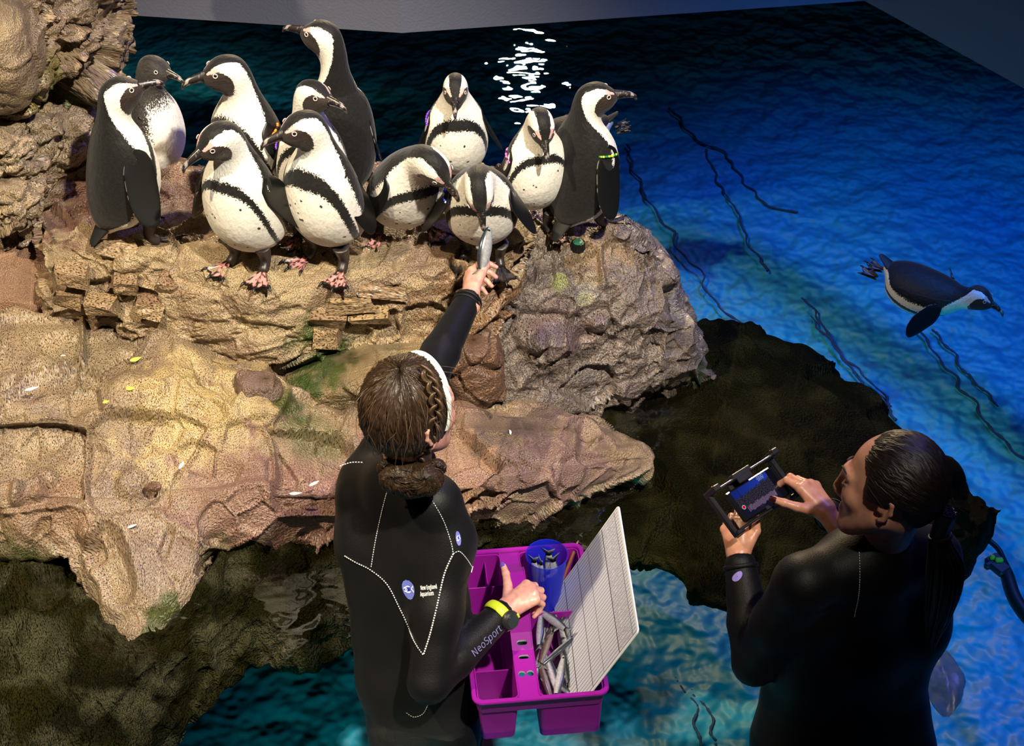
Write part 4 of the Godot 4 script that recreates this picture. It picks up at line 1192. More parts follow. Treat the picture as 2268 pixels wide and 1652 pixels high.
func curls(st: SurfaceTool, c: Vector3, b: Basis, r: Vector3, count: int, seed_: int, c1: Color, c2: Color, thick := 0.0022):
	# loops of hair wound round a knot
	var rng := RandomNumberGenerator.new(); rng.seed = seed_
	for i in count:
		var p := PackedVector3Array(); var rad := PackedFloat32Array()
		var a0 := rng.randf() * TAU; var tilt := rng.randf_range(-0.9, 0.9); var k := rng.randf_range(0.45, 1.0)
		var turn := rng.randf_range(0.5, 1.1) * TAU
		var off := Vector3(rng.randf_range(-0.45, 0.45), rng.randf_range(-0.3, 0.3), rng.randf_range(-0.2, 0.3))
		for j in 20:
			var t := j / 19.0
			var a := a0 + turn * t
			var w := Vector3(cos(a), sin(a) * cos(tilt), sin(a) * sin(tilt)) * k * (0.75 + 0.12 * sin(a * 3.0 + i)) + off
			if w.length() > 1.0: w = w.normalized()
			p.append(c + b * (w * r)); rad.append(thick * (0.6 + 0.7 * sin(PI * t)))
		tube(p, rad, 6, st, c1.lerp(c2, rng.randf()))

func text_on(parent: Node, called: String, txt: String, size: float, f: Field, at: Vector3, right: Vector3, up: Vector3, m: Material, bold := true, depth := 0.0012) -> void:
	# raised lettering that follows the surface of the suit
	var tm := TextMesh.new(); tm.text = txt; tm.font_size = 64; tm.pixel_size = size / 64.0; tm.depth = 0.0; tm.curve_step = 1.0
	var fn := SystemFont.new(); fn.font_names = PackedStringArray(["Droid Sans"]); fn.font_weight = 700 if bold else 400
	tm.font = fn
	var arr := tm.surface_get_arrays(0)
	var n := right.cross(up).normalized()
	var vs: PackedVector3Array = arr[Mesh.ARRAY_VERTEX]
	var nm := PackedVector3Array(); nm.resize(vs.size())
	for i in vs.size():
		var p := at + right * vs[i].x + up * vs[i].y
		vs[i] = f.hit(p + n * 0.08, -n) + n * depth if f else p + n * depth
		nm[i] = n
	arr[Mesh.ARRAY_VERTEX] = vs; arr[Mesh.ARRAY_NORMAL] = nm; arr[Mesh.ARRAY_TANGENT] = null
	var out := ArrayMesh.new(); out.add_surface_from_arrays(Mesh.PRIMITIVE_TRIANGLES, arr)
	part(called, out, m, parent)

func disc_on(parent: Node, called: String, f: Field, at: Vector3, right: Vector3, up: Vector3, rx: float, ry: float, m: Material, depth := 0.001) -> MeshInstance3D:
	var n := right.cross(up).normalized()
	var pts := PackedVector3Array(); var uvs := PackedVector2Array()
	for i in 9:
		for j in 41:
			var a := TAU * j / 40.0
			var d := Vector2(cos(a), sin(a)) * i / 8.0
			var p := at + right * d.x * rx + up * d.y * ry
			pts.append(f.hit(p + n * 0.08, -n) + n * depth if f else p + n * depth); uvs.append(d * Vector2(0.5, -0.5) + Vector2(0.5, 0.5))
	return part(called, grid(pts, 9, 41, true, PackedColorArray(), uvs), m, parent)

func fish_badge() -> StandardMaterial3D:
	# round blue emblem: white wave lines, an outlined fish on top
	var s := 256
	var im := Image.create(s, s, false, Image.FORMAT_RGB8)
	for y in s:
		for x in s:
			var u := (x + 0.5) / s * 2.0 - 1.0; var w := (y + 0.5) / s * 2.0 - 1.0
			var c := Color8(44, 66, 190)
			if absf(fmod(w * 7.5 + 0.10 * sin(u * 16.0) + 20.0, 1.0) - 0.5) < 0.13: c = Color8(205, 210, 240)
			var body := absf(w + 0.05) - 0.30 * cos(clampf((u + 0.12) * 1.75, -1.57, 1.57))
			if u > 0.25: body = absf(absf(w + 0.05) - (u - 0.45) * 0.75)  - 0.02
			var inside: bool = body < 0.06 and u > -0.78 and u < 0.86
			if inside:
				c = Color8(44, 66, 190)
				if absf(body) < 0.075: c = Color8(236, 236, 240)
			var eye := Vector2(u + 0.42, w + 0.05).length()
			if eye < 0.17: c = Color8(236, 236, 240) if eye > 0.09 else Color8(44, 66, 190)
			if eye < 0.04: c = Color8(236, 236, 240)
			im.set_pixel(x, y, c)
	var m := plain(Color.WHITE, 0.5); m.albedo_texture = ImageTexture.create_from_image(im); return m

func build_keeper():
	M.skin = plain(Color.WHITE, 0.38); M.skin.vertex_color_use_as_albedo = true; M.skin.subsurf_scatter_enabled = true; M.skin.subsurf_scatter_strength = 0.12
	M.suit = plain(Color8(13, 13, 15), 0.55); M.suit.metallic_specular = 0.35; M.suit.rim_enabled = true; M.suit.rim = 0.06; M.suit.rim_tint = 0.3
	M.suit.heightmap_enabled = true; M.suit.heightmap_texture = noise_tex(0.09, 512, 63); M.suit.uv1_triplanar = true; M.suit.uv1_scale = Vector3(5, 5, 5); M.suit.heightmap_scale = 0.05
	M.thread = plain(Color.WHITE, 0.6); M.thread.vertex_color_use_as_albedo = true
	M.hair = plain(Color.WHITE, 0.38); M.hair.vertex_color_use_as_albedo = true
	M.print_white = plain(Color8(228, 228, 230), 0.5); M.print_violet = plain(Color8(84, 78, 132), 0.4)
	var k := thing("person", "keeper in a black wetsuit with a brown hair bun, holding out a fish", "person", Vector3.ZERO)
	# joints
	var neck := PD(905, 1015, 2.79); var head := PD(908, 905, 2.75)
	var s_l := PD(812, 1062, 2.89); var e_l := PD(948, 832, 3.12); var w_l := PD(1036, 668, 3.38)
	var s_r := PD(990, 1196, 2.72); var e_r := PD(950, 1512, 2.535); var w_r := PD(1110, 1360, 2.70)
	var f := Field.new(Vector3(-0.52, -0.42, -3.46), Vector3(0.10, 0.66, -2.38), 0.0105)
	chain(f, [PD(806, 1105, 2.84), PD(831, 1200, 2.79), PD(861, 1300, 2.75), PD(870, 1400, 2.71), PD(880, 1500, 2.66), PD(905, 1620, 2.60), PD(900, 1800, 2.58)], [0.064, 0.082, 0.086, 0.084, 0.086, 0.083, 0.075], 0.04)
	chain(f, [PD(935, 1120, 2.77), PD(955, 1210, 2.74), PD(955, 1350, 2.70), PD(955, 1480, 2.66), PD(978, 1610, 2.60), PD(985, 1800, 2.57)], [0.06, 0.078, 0.078, 0.086, 0.082, 0.074], 0.04)
	chain(f, [PD(880, 1100, 2.80), PD(905, 1250, 2.76), PD(915, 1500, 2.68)], [0.075, 0.095, 0.09], 0.04)
	chain(f, [s_l, PD(880, 1072, 2.81), PD(960, 1115, 2.75), s_r], [0.055, 0.06, 0.055, 0.055], 0.035)
	chain(f, [PD(893, 1080, 2.80), neck], [0.062, 0.053], 0.03)
	chain(f, [s_r, s_r.lerp(e_r, 0.5), e_r], [0.056, 0.050, 0.046], 0.035)
	chain(f, [e_r, e_r.lerp(w_r, 0.35), w_r], [0.045, 0.044, 0.032], 0.012)
	chain(f, [s_l, e_l], [0.056, 0.047], 0.02)
	chain(f, [e_l, e_l.lerp(w_l, 0.3), w_l], [0.047, 0.044, 0.031], 0.012)
	part("wetsuit", f.mesh(), M.suit, k)
	legs(k, [PD(900, 1800, 2.58), PD(985, 1800, 2.57)], M.suit)
	# rolled cuffs and collar
	for q in [[w_l, (w_l - e_l).normalized(), 0.0325], [w_r, (w_r - e_r).normalized(), 0.0335]]:
		for r in 2:
			cuff(k, q[0] - q[1] * 0.012 * r, q[1], q[2] - 0.0005 * r, 0.0028, M.suit)
	cuff(k, neck + Vector3(0, -0.012, 0.0), (head - neck).normalized(), 0.055, 0.004, M.suit)
	# body: head, neck and hands as one skin
	var st := SurfaceTool.new(); st.begin(Mesh.PRIMITIVE_TRIANGLES)
	var fwd := Vector3(0.72, -0.12, -0.68).normalized(); var up := Vector3(-0.02, 1, -0.1); up = (up - fwd * up.dot(fwd)).normalized(); var left := up.cross(fwd)
	var hb := Basis(left, up, fwd)
	head_skin(st, head, hb, neck, skin_tint)
	var core := Field.new(Vector3(-0.60, -0.3, -3.5), Vector3(0.12, 0.7, -2.36), 0.014)
	chain(core, [neck, PD(893, 1080, 2.80), PD(905, 1250, 2.76), PD(915, 1500, 2.68)], [0.046, 0.05, 0.07, 0.07], 0.03)
	chain(core, [s_l, e_l, w_l], [0.035, 0.034, 0.026], 0.02); chain(core, [s_r, e_r, w_r], [0.035, 0.034, 0.026], 0.02)
	chain(core, [s_l, PD(893, 1080, 2.80), s_r], [0.035, 0.045, 0.035], 0.02)
	st.append_from(core.mesh(skin_tint), 0, Transform3D())
	# left hand offers the fish: thumb above, fingers closing to the right
	var hl := hand(st, w_l + (w_l - e_l).normalized() * 0.022, Vector3(-0.04, 0.06, -1.0), Vector3(0.35, 0.9, 0.25), false, 0.86,
		[[0.55, 0.95, 0.5, 0.10], [0.75, 1.0, 0.5, 0.0], [0.85, 1.05, 0.5, -0.06], [0.95, 1.0, 0.5, -0.12]], [Vector3(0.85, 0.42, -0.30), Vector3(0.96, 0.16, -0.34), Vector3(1.0, 0.06, -0.12)], skin_tint)
	# right hand grips the caddy handle
	var hr := hand(st, w_r + (w_r - e_r).normalized() * 0.018, Vector3(0.80, 0.18, -0.55), Vector3(-0.45, 0.15, -0.88), true, 0.88,
		[[0.95, 1.1, 0.6, 0.06], [1.0, 1.15, 0.6, 0.0], [1.05, 1.15, 0.6, -0.05], [1.1, 1.1, 0.6, -0.1]], [Vector3(0.55, 0.8, 0.05), Vector3(0.45, 0.88, -0.05), Vector3(0.35, 0.9, -0.2)], skin_tint)
	part("body", st.commit(), M.skin, k)
	M.varnish_violet = plain(Color8(104, 78, 176), 0.2)
	nail(k, hl.tips[4], M.varnish_violet, Vector3(0, 0.75, 0.66)); nail(k, hr.tips[4], M.varnish_violet, Vector3(-0.4, 0.8, 0.45))
	M.keeper_hands = [hl, hr]
	# hair, braid, bun and headband
	var tie := hb.transposed() * (PD(903, 1040, 2.72) - head)
	var crown := hb.transposed() * (PD(866, 848, 2.66) - head)
	var c1 := lin(56, 41, 29); var c2 := lin(34, 25, 19); var c3 := lin(112, 88, 62)
	part("hair", hair_cap(head + up * 0.014 - fwd * 0.012, hb, Vector3(0.089, 0.108, 0.101), crown, tie, 3.0, c1, c2, c3, 0.0060, func(d: Vector3) -> float: return 0.04 * smoothstep(0.55, 0.9, d.z)), M.hair, k)
	var bs := SurfaceTool.new(); bs.begin(Mesh.PRIMITIVE_TRIANGLES)
	var bun := PD(910, 1054, 2.69)
	var no_cut := func(_d: Vector3) -> float: return 0.0
	for q in [[-0.024, 0.003, 0.010, 5.0, 3.5, 0.037], [0.026, 0.0, 0.010, 8.0, -4.0, 0.038], [0.0, -0.010, 0.0, 12.0, 2.0, 0.042], [0.050, 0.012, -0.012, 15.0, 3.0, 0.020], [-0.045, 0.014, -0.008, 17.0, -3.0, 0.021]]:
		bs.append_from(hair_cap(bun + Vector3(q[0], q[1], q[2]), Basis(), Vector3(1.1, 0.92, 0.95) * q[5], Vector3(q[0] * 6.0, 0.6, 0.8), Vector3(-q[0] * 6.0 + 0.05, -0.75, -0.6), q[3], c1, c2, c3, 0.0045, no_cut, 40, 421, q[4]), 0, Transform3D())
	curls(bs, bun + Vector3(-0.022, 0.004, 0.010), Basis(), Vector3(0.044, 0.040, 0.042), 14, 5, c2, c1, 0.0008)
	curls(bs, bun + Vector3(0.026, 0.0, 0.010), Basis(), Vector3(0.044, 0.040, 0.042), 14, 8, c2, c1, 0.0008)
	curls(bs, bun + Vector3(0, -0.010, 0.0), Basis(), Vector3(0.066, 0.042, 0.046), 10, 9, c2, c1, 0.0008)
	part("hair_bun", bs.commit(), M.hair, k)
	var br := SurfaceTool.new(); br.begin(Mesh.PRIMITIVE_TRIANGLES)
	var bp := [[955, 818, 2.70], [972, 852, 2.68], [980, 890, 2.665], [978, 930, 2.66], [968, 968, 2.665], [950, 1005, 2.675], [930, 1035, 2.69]]
	var bpath := smooth_path(bp.map(func(q): return PD(q[0] - 14, q[1], q[2] + 0.022)), 19)
	for i in 17:
		var along := (bpath[i + 1] - bpath[i]).normalized()
		var sd := Vector3(1.0 if i % 2 == 0 else -1.0, 0, 0) * 0.75
		for j in 5:
			var o := sd * (0.004 + 0.002 * j) + Vector3(0, 0.0015 * sin(j * 2.0), 0.0012 * j)
			var a := bpath[i] + o - along * 0.010 - sd * 0.012
			tube(smooth_path([a, bpath[i] + o + Vector3(0, 0.004, 0.004), bpath[i] + o + along * 0.014 + sd * 0.003, bpath[i + 1] + along * 0.012 - sd * 0.004], 9), PackedFloat32Array([0.0008, 0.002, 0.0026, 0.0030, 0.0031, 0.0030, 0.0026, 0.0018, 0.0006]), 6, br, c2.lerp(c3, 0.12 * j + 0.25 * n_a.get_noise_2d(i * 3.0, j * 2.0)))
	part("hair_braid", br.commit(), M.hair, k)
	# loose strands
	var ls := SurfaceTool.new(); ls.begin(Mesh.PRIMITIVE_TRIANGLES)
	var rng := RandomNumberGenerator.new(); rng.seed = 12
	for i in 150:
		var d := Vector3(rng.randf_range(-1, 1), rng.randf_range(-0.9, 1), rng.randf_range(-1, 0.5)).normalized()
		var p0 := head + up * 0.014 - fwd * 0.012 + hb * (d * Vector3(0.086, 0.1, 0.098))
		var t := (hb * tie.normalized() - hb * d * (tie.normalized().dot(d))).normalized()
		var w := hb * Vector3(rng.randf_range(-1, 1), rng.randf_range(-1, 1), rng.randf_range(-1, 1)) * 0.012
		var n := hb * d
		tube(smooth_path([p0, p0 + t * 0.02 + n * 0.008, p0 + t * 0.045 + n * 0.007 + w, p0 + t * 0.07 + n * 0.001 + w * 1.4], 8), PackedFloat32Array([0.0002, 0.0003, 0.0004, 0.0004, 0.0004, 0.0003, 0.0003, 0.0001]), 4, ls, c1.lerp(c3, rng.randf() * 0.6))
	part("loose_hair", ls.commit(), M.hair, k).set_meta("kind", "stuff")
	var hp := PackedVector3Array(); var nb := 60
	for i in nb:
		var a := lerpf(-0.35, PI + 0.35, float(i) / (nb - 1))
		var d := Vector3(cos(a), sin(a), 0.42 + 0.12 * sin(a)).normalized()
		for e in [[-1, 0.0], [-1, 1.0], [0, 1.6], [1, 1.0], [1, 0.0], [-1, 0.0]]:
			hp.append(head + up * 0.014 - fwd * 0.012 + hb * (d * (Vector3(0.093, 0.108, 0.104) + Vector3.ONE * 0.0022 * e[1]) + Vector3(0, 0.15, 1).normalized() * 0.0085 * e[0] * (0.55 + 0.45 * sin(clampf(a, 0, PI)))))
	part("headband", grid(hp, nb, 6, true, PackedColorArray(), PackedVector2Array(), true), plain(Color8(226, 230, 214), 0.6), k)
	# stitched seams
	var sm := SurfaceTool.new(); sm.begin(Mesh.PRIMITIVE_TRIANGLES)
	var view := Vector3(0, 0.66, 0.75)
	var px := func(l: Array) -> Array: return l.map(func(q): return PD(q[0], q[1], 2.66))
	stitch(f, px.call([[852, 1082], [838, 1140], [826, 1200], [818, 1264]]), view, sm)
	stitch(f, px.call([[948, 1102], [978, 1150], [998, 1200], [1004, 1226]]), view, sm)
	stitch(f, px.call([[1004, 1226], [985, 1270], [970, 1340], [958, 1390], [946, 1428]]), view, sm, 0.0018)
	stitch(f, px.call([[755, 1238], [785, 1252], [818, 1266], [858, 1296], [890, 1350], [920, 1400], [946, 1430]]), view, sm, 0.0014, 0.35, 0.0055, 0.0025)
	stitch(f, px.call([[1004, 1226], [1018, 1222], [1035, 1240], [1047, 1262]]), view, sm)
	stitch(f, px.call([[760, 1030], [785, 1022], [812, 1022]]), view, sm)
	stitch(f, px.call([[908, 1556], [925, 1564], [945, 1556], [956, 1534]]), view, sm, 0.0008)
	part("seam_stitching", sm.commit(), M.thread, k).set_meta("kind", "stuff")
	# printed emblem and lettering on the back
	var bn := f.grad(f.hit(PD(930, 1300, 2.66) + view * 0.1, -view)); bn = (bn + view * 0.6).normalized()
	var ri := (Vector3(1, 0.10, 0) - bn * bn.x).normalized(); ri = Vector3(1, 0.13, -0.05); ri = (ri - bn * ri.dot(bn)).normalized()
	var ut := bn.cross(ri)
	M.badge = fish_badge()
	disc_on(k, "printed_badge", f, f.hit(PD(907, 1304, 2.66) + view * 0.1, -view), ri, ut, 0.0165, 0.0215, M.badge)
	text_on(k, "printed_text", "New England", 0.0125, f, f.hit(PD(951, 1296, 2.66) + view * 0.1, -view), ri * 0.50, ut * 1.05, M.print_white)
	text_on(k, "printed_text", "Aquarium", 0.0125, f, f.hit(PD(948, 1309, 2.66) + view * 0.1, -view), ri * 0.55, ut * 1.05, M.print_white)
	disc_on(k, "printed_badge", f, f.hit(PD(1014, 1194, 2.66) + view * 0.1, -view), (Vector3(0.5, 0.1, -0.8)).normalized(), Vector3(-0.1, 0.8, -0.4).normalized(), 0.006, 0.0155, M.badge)
	var ax := (w_r - e_r).normalized(); var an := (view - ax * view.dot(ax)).normalized()
	text_on(k, "printed_text", "NeoSport", 0.022, f, f.hit(PD(1076, 1420, 2.62) + an * 0.1, -an), ax, an.cross(ax), M.print_violet, false)
	# wristwatch
	var wa := (w_r - e_r).normalized(); var wc := w_r - wa * 0.006
	cuff(k, wc, wa, 0.0355, 0.0045, plain(Color8(196, 214, 40), 0.45), 2.6, "watch_strap")
	var face := (Vector3(0.55, 0.35, 0.75) - wa * Vector3(0.55, 0.35, 0.75).dot(wa)).normalized()
	var wb := Basis(face.cross(wa).normalized(), face, wa)
	var case_ := part("watch_case", lathe([[0.0, 0.011], [0.0145, 0.011], [0.0165, 0.0105], [0.0205, 0.008], [0.0225, 0.003], [0.0215, -0.003], [0.0, -0.004]].map(func(q): return q), 28), plain(Color8(34, 35, 38), 0.35), k)
	case_.transform = Transform3D(wb, wc + face * 0.036)
	part("watch_dial", lathe([[0.0, 0.0118], [0.0135, 0.0116], [0.0145, 0.0108]], 24), plain(Color8(26, 40, 40), 0.1), case_)
	var btn := part("watch_button", box_mesh(Vector3(0.012, 0.005, 0.0055), 0.002), plain(Color8(200, 216, 40), 0.4), case_); btn.position = Vector3(0, 0.0098, 0.0185)

func legs(parent: Node, tops: Array, m: Material):
	# the legs of the suit under water, down to booted feet on the pool floor
	for q in tops:
		var foot := Vector3(q.x, -0.915, q.z)
		part("suit_leg", tube(smooth_path([q + Vector3(0, 0.12, 0), q, Vector3(q.x, -0.62, q.z), foot + Vector3(0, 0.06, 0), foot + Vector3(0, 0.03, -0.04), foot + Vector3(0, 0.0, -0.16)], 24), PackedFloat32Array(range(24).map(func(i): return lerpf(0.075, 0.046, smoothstep(0.0, 17.0, float(i))) * (1.0 if i < 22 else 0.7))), 18), m, parent)

func cuff(parent: Node, c: Vector3, axis: Vector3, r: float, t: float, m: Material, wide := 1.6, called := "cuff"):
	var x := axis.cross(Vector3(0.3, 0.2, 0.9)).normalized(); var y := axis.cross(x)
	var pts := PackedVector3Array()
	for i in 41:
		var a := TAU * i / 40.0
		var d := x * cos(a) + y * sin(a)
		for j in 13:
			var b := TAU * j / 12.0
			pts.append(c + d * (r + t * cos(b)) + axis * t * wide * sin(b))
	part(called, grid(pts, 41, 13, true), m, parent)

func head_skin(st: SurfaceTool, c: Vector3, b: Basis, neck: Vector3, tint: Callable):
	# head in its own axes: x left, y up, z towards the face
	var f := Field.new(c - Vector3.ONE * 0.165, c + Vector3.ONE * 0.165, 0.0042)
	var q := func(x: float, y: float, z: float) -> Vector3: return c + b * Vector3(x, y, z)
	f.egg(q.call(0, 0.022, -0.012), b, Vector3(0.074, 0.088, 0.094), 0.01)
	f.egg(q.call(0, -0.035, 0.036), b, Vector3(0.057, 0.072, 0.056), 0.03)
	f.cap(q.call(0, -0.092, 0.070), q.call(0, -0.098, 0.078), 0.022, 0.018, 0.03)
	for s in [-1.0, 1.0]:
		f.cap(q.call(s * 0.052, -0.058, 0.002), q.call(s * 0.016, -0.098, 0.068), 0.016, 0.016, 0.03)
		f.egg(q.call(s * 0.034, -0.028, 0.062), b, Vector3(0.024, 0.022, 0.020), 0.02)
		f.cap(q.call(s * 0.012, 0.016, 0.088), q.call(s * 0.042, 0.014, 0.072), 0.009, 0.008, 0.015)
		f.egg(q.call(s * 0.031, -0.004, 0.088), b, Vector3(0.014, 0.009, 0.010), 0.008, true)
		f.egg(q.call(s * 0.031, -0.004, 0.078), b, Vector3(0.013, 0.010, 0.010), 0.003)
		f.cap(q.call(s * 0.009, -0.040, 0.096), q.call(s * 0.010, -0.042, 0.092), 0.007, 0.007, 0.006)
		# ear: rim, lobe and hollow
		var e := [[0.074, 0.010, -0.004], [0.080, 0.018, -0.016], [0.083, 0.008, -0.028], [0.081, -0.012, -0.026], [0.076, -0.030, -0.012], [0.073, -0.034, -0.004]]
		for i in 5: f.cap(q.call(s * e[i][0], e[i][1] - 0.012, e[i][2]), q.call(s * e[i + 1][0], e[i + 1][1] - 0.012, e[i + 1][2]), 0.0048, 0.0052, 0.004)
		f.egg(q.call(s * 0.074, -0.018, -0.014), b, Vector3(0.006, 0.020, 0.013), 0.004)
		f.cap(q.call(s * 0.075, -0.016, -0.002), q.call(s * 0.075, -0.024, -0.002), 0.005, 0.005, 0.004)
	f.cap(q.call(0, 0.010, 0.090), q.call(0, -0.030, 0.104), 0.0080, 0.0120, 0.014)
	f.cap(q.call(-0.016, -0.064, 0.086), q.call(0.016, -0.064, 0.086), 0.007, 0.007, 0.010)
	f.cap(q.call(-0.014, -0.074, 0.085), q.call(0.014, -0.074, 0.085), 0.0078, 0.0078, 0.006)
	f.cap(q.call(0, -0.05, -0.02), neck, 0.050, 0.050, 0.02)
	st.append_from(f.mesh(tint), 0, Transform3D())

func build_photographer():
	var k := thing("person", "person in a black wetsuit with a dark ponytail, filming with a phone", "person", Vector3.ZERO)
	M.suit_dark = M.suit.duplicate(); M.suit_dark.albedo_color = Color8(11, 11, 14)
	var head := PD(1974, 1074, 2.58); var neck := PD(1960, 1190, 2.60)
	var s_l := PD(1778, 1292, 2.52); var e_l := PD(1672, 1468, 2.545); var w_l := PD(1640, 1250, 2.70)
	var s_r := PD(2062, 1232, 2.70); var e_r := PD(1930, 1200, 2.86); var w_r := PD(1838, 1140, 2.76)
	var f := Field.new(Vector3(0.3, -0.42, -3.0), Vector3(1.02, 0.72, -2.2), 0.0105)
	chain(f, [PD(1790, 1350, 2.56), PD(1800, 1450, 2.58), PD(1790, 1540, 2.58), PD(1770, 1640, 2.54), PD(1760, 1800, 2.52)], [0.085, 0.095, 0.095, 0.10, 0.09], 0.04)
	chain(f, [PD(2020, 1260, 2.66), PD(2005, 1380, 2.63), PD(1955, 1480, 2.60), PD(1960, 1580, 2.57), PD(1975, 1660, 2.54), PD(1975, 1800, 2.52)], [0.09, 0.09, 0.09, 0.09, 0.09, 0.085], 0.04)
	chain(f, [PD(1910, 1270, 2.60), PD(1900, 1400, 2.60), PD(1880, 1560, 2.58), PD(1870, 1660, 2.54)], [0.10, 0.115, 0.11, 0.11], 0.04)
	chain(f, [s_l, PD(1890, 1250, 2.58), PD(1985, 1230, 2.63), s_r], [0.058, 0.068, 0.066, 0.062], 0.035)
	chain(f, [PD(1940, 1240, 2.60), neck], [0.068, 0.056], 0.03)
	chain(f, [s_l, s_l.lerp(e_l, 0.5), e_l], [0.060, 0.056, 0.048], 0.02)
	chain(f, [e_l, e_l.lerp(w_l, 0.4), w_l], [0.048, 0.046, 0.034], 0.012)
	chain(f, [s_r, e_r], [0.060, 0.046], 0.02); chain(f, [e_r, w_r], [0.044, 0.033], 0.012)
	part("wetsuit", f.mesh(), M.suit_dark, k)
	legs(k, [PD(1765, 1800, 2.52), PD(1975, 1800, 2.52)], M.suit_dark)
	for q in [[w_l, (w_l - e_l).normalized(), 0.0355], [w_r, (w_r - e_r).normalized(), 0.0345]]:
		cuff(k, q[0] - q[1] * 0.004, q[1], q[2], 0.003, M.suit_dark)
	var st := SurfaceTool.new(); st.begin(Mesh.PRIMITIVE_TRIANGLES)
	var fwd := Vector3(-0.88, -0.10, -0.46).normalized(); var up := Vector3(0.14, 0.95, -0.26); up = (up - fwd * up.dot(fwd)).normalized(); var left := up.cross(fwd)
	var hb := Basis(left, up, fwd)
	head_skin(st, head, hb, neck, skin_tint_dark)
	var core := Field.new(Vector3(0.3, -0.3, -3.0), Vector3(1.02, 0.72, -2.2), 0.014)
	chain(core, [neck, PD(1910, 1270, 2.60), PD(1900, 1400, 2.60), PD(1880, 1560, 2.58)], [0.048, 0.06, 0.08, 0.08], 0.03)
	chain(core, [PD(1910, 1270, 2.60), s_l, e_l, w_l], [0.05, 0.04, 0.034, 0.026], 0.02); chain(core, [PD(1910, 1270, 2.60), s_r, e_r, w_r], [0.05, 0.04, 0.034, 0.026], 0.02)
	st.append_from(core.mesh(skin_tint_dark), 0, Transform3D())
	var hl := hand(st, w_l + (w_l - e_l).normalized() * 0.02, Vector3(-0.12, 0.48, -0.87), Vector3(0.85, 0.35, 0.2), false, 0.88,
		[[0.55, 0.75, 0.4, 0.05], [0.75, 0.9, 0.5, 0.0], [0.85, 0.95, 0.5, -0.05], [0.95, 0.95, 0.5, -0.1]], [Vector3(0.75, 0.62, -0.15), Vector3(0.98, 0.10, -0.25), Vector3(1.0, -0.25, -0.3)], skin_tint_dark)
	var hr := hand(st, w_r + (w_r - e_r).normalized() * 0.02, Vector3(-0.52, 0.38, -0.76), Vector3(-0.62, 0.1, 0.70), true, 0.88,
		[[0.45, 0.9, 0.45, 0.05], [0.55, 0.95, 0.5, 0.0], [0.7, 1.0, 0.5, -0.05], [0.8, 1.0, 0.5, -0.1]], [Vector3(0.55, 0.78, -0.1), Vector3(0.72, 0.62, -0.2), Vector3(0.78, 0.5, -0.3)], skin_tint_dark)
	part("body", st.commit(), M.skin, k)
	M.varnish_dark = plain(Color8(52, 16, 24), 0.15)
	nail(k, hl.tips[4], M.varnish_dark, Vector3(-0.05, 0.62, 0.78)); nail(k, hr.tips[4], M.varnish_dark, Vector3(-0.1, 0.62, 0.78))
	M.photo_hands = [hl, hr]
	# face details: closed lashes and brow
	var fd := SurfaceTool.new(); fd.begin(Mesh.PRIMITIVE_TRIANGLES)
	for s in [-1.0, 1.0]:
		var pp := func(x, y, z): return head + hb * Vector3(x * s, y, z)
		tube(smooth_path([pp.call(0.016, 0.021, 0.0985), pp.call(0.030, 0.025, 0.0915), pp.call(0.046, 0.020, 0.079)], 9), PackedFloat32Array([0.0012, 0.0024, 0.0027, 0.0027, 0.0026, 0.0024, 0.002, 0.0015, 0.0008]), 6, fd, lin(40, 28, 22))
		tube(smooth_path([pp.call(0.020, -0.006, 0.0885), pp.call(0.031, -0.009, 0.0895), pp.call(0.045, -0.005, 0.0800)], 9), PackedFloat32Array([0.0006, 0.0012, 0.0014, 0.0015, 0.0015, 0.0014, 0.0013, 0.001, 0.0005]), 6, fd, lin(26, 18, 15))
	part("brow_and_lashes", fd.commit(), M.thread, k).set_meta("kind", "stuff")
	var hd = M.hair.duplicate(); hd.roughness = 0.5; M.hair_dark = hd
	var c1 := lin(34, 24, 20); var c2 := lin(20, 14, 12); var c3 := lin(52, 38, 32)
	var tie := PD(2082, 1188, 2.53)
	var tl := hb.transposed() * (tie - head)
	part("hair", hair_cap(head + up * 0.016 - fwd * 0.020, hb, Vector3(0.087, 0.101, 0.095), Vector3(0.1, 0.62, 0.78), Vector3(0.1, -0.15, -1.0), 21.0, c1, c2, c3, 0.0025, func(d: Vector3) -> float: return 0.055 * smoothstep(0.50, 0.80, d.z - 0.75 * maxf(d.y - 0.25, 0.0)) + 0.03 * smoothstep(-0.25, -0.5, d.y) * smoothstep(-0.6, 0.0, d.z)), hd, k)
	var ps := SurfaceTool.new(); ps.begin(Mesh.PRIMITIVE_TRIANGLES)
	var rng := RandomNumberGenerator.new(); rng.seed = 31
	var back := head + hb * Vector3(0.005, -0.01, -0.122)
	for i in 110:
		var a := rng.randf() * TAU; var r := sqrt(rng.randf())
		var o := Vector3(cos(a) * r, 0, sin(a) * r)
		tube(smooth_path([back.lerp(tie, 0.2) + o * 0.016, tie + o * 0.017, PD(2095, 1250, 2.51) + o * 0.034, PD(2085, 1330, 2.50) + o * 0.032, PD(2062, 1400 + rng.randf_range(-20, 35), 2.50) + o * 0.012], 16), PackedFloat32Array([0.003, 0.004, 0.004, 0.0045, 0.005, 0.005, 0.005, 0.005, 0.005, 0.0048, 0.0045, 0.004, 0.0035, 0.003, 0.002, 0.0006]), 6, ps, c1.lerp(c3, rng.randf() * 0.7))
	part("ponytail", ps.commit(), hd, k)
	cuff(k, tie, (PD(2095, 1250, 2.51) - tie).normalized(), 0.021, 0.004, plain(Color8(24, 20, 24), 0.6), 1.4, "hair_tie")
	var sm := SurfaceTool.new(); sm.begin(Mesh.PRIMITIVE_TRIANGLES)
	var view := Vector3(0, 0.66, 0.75)
	var px := func(l: Array) -> Array: return l.map(func(q): return PD(q[0], q[1], 2.5))
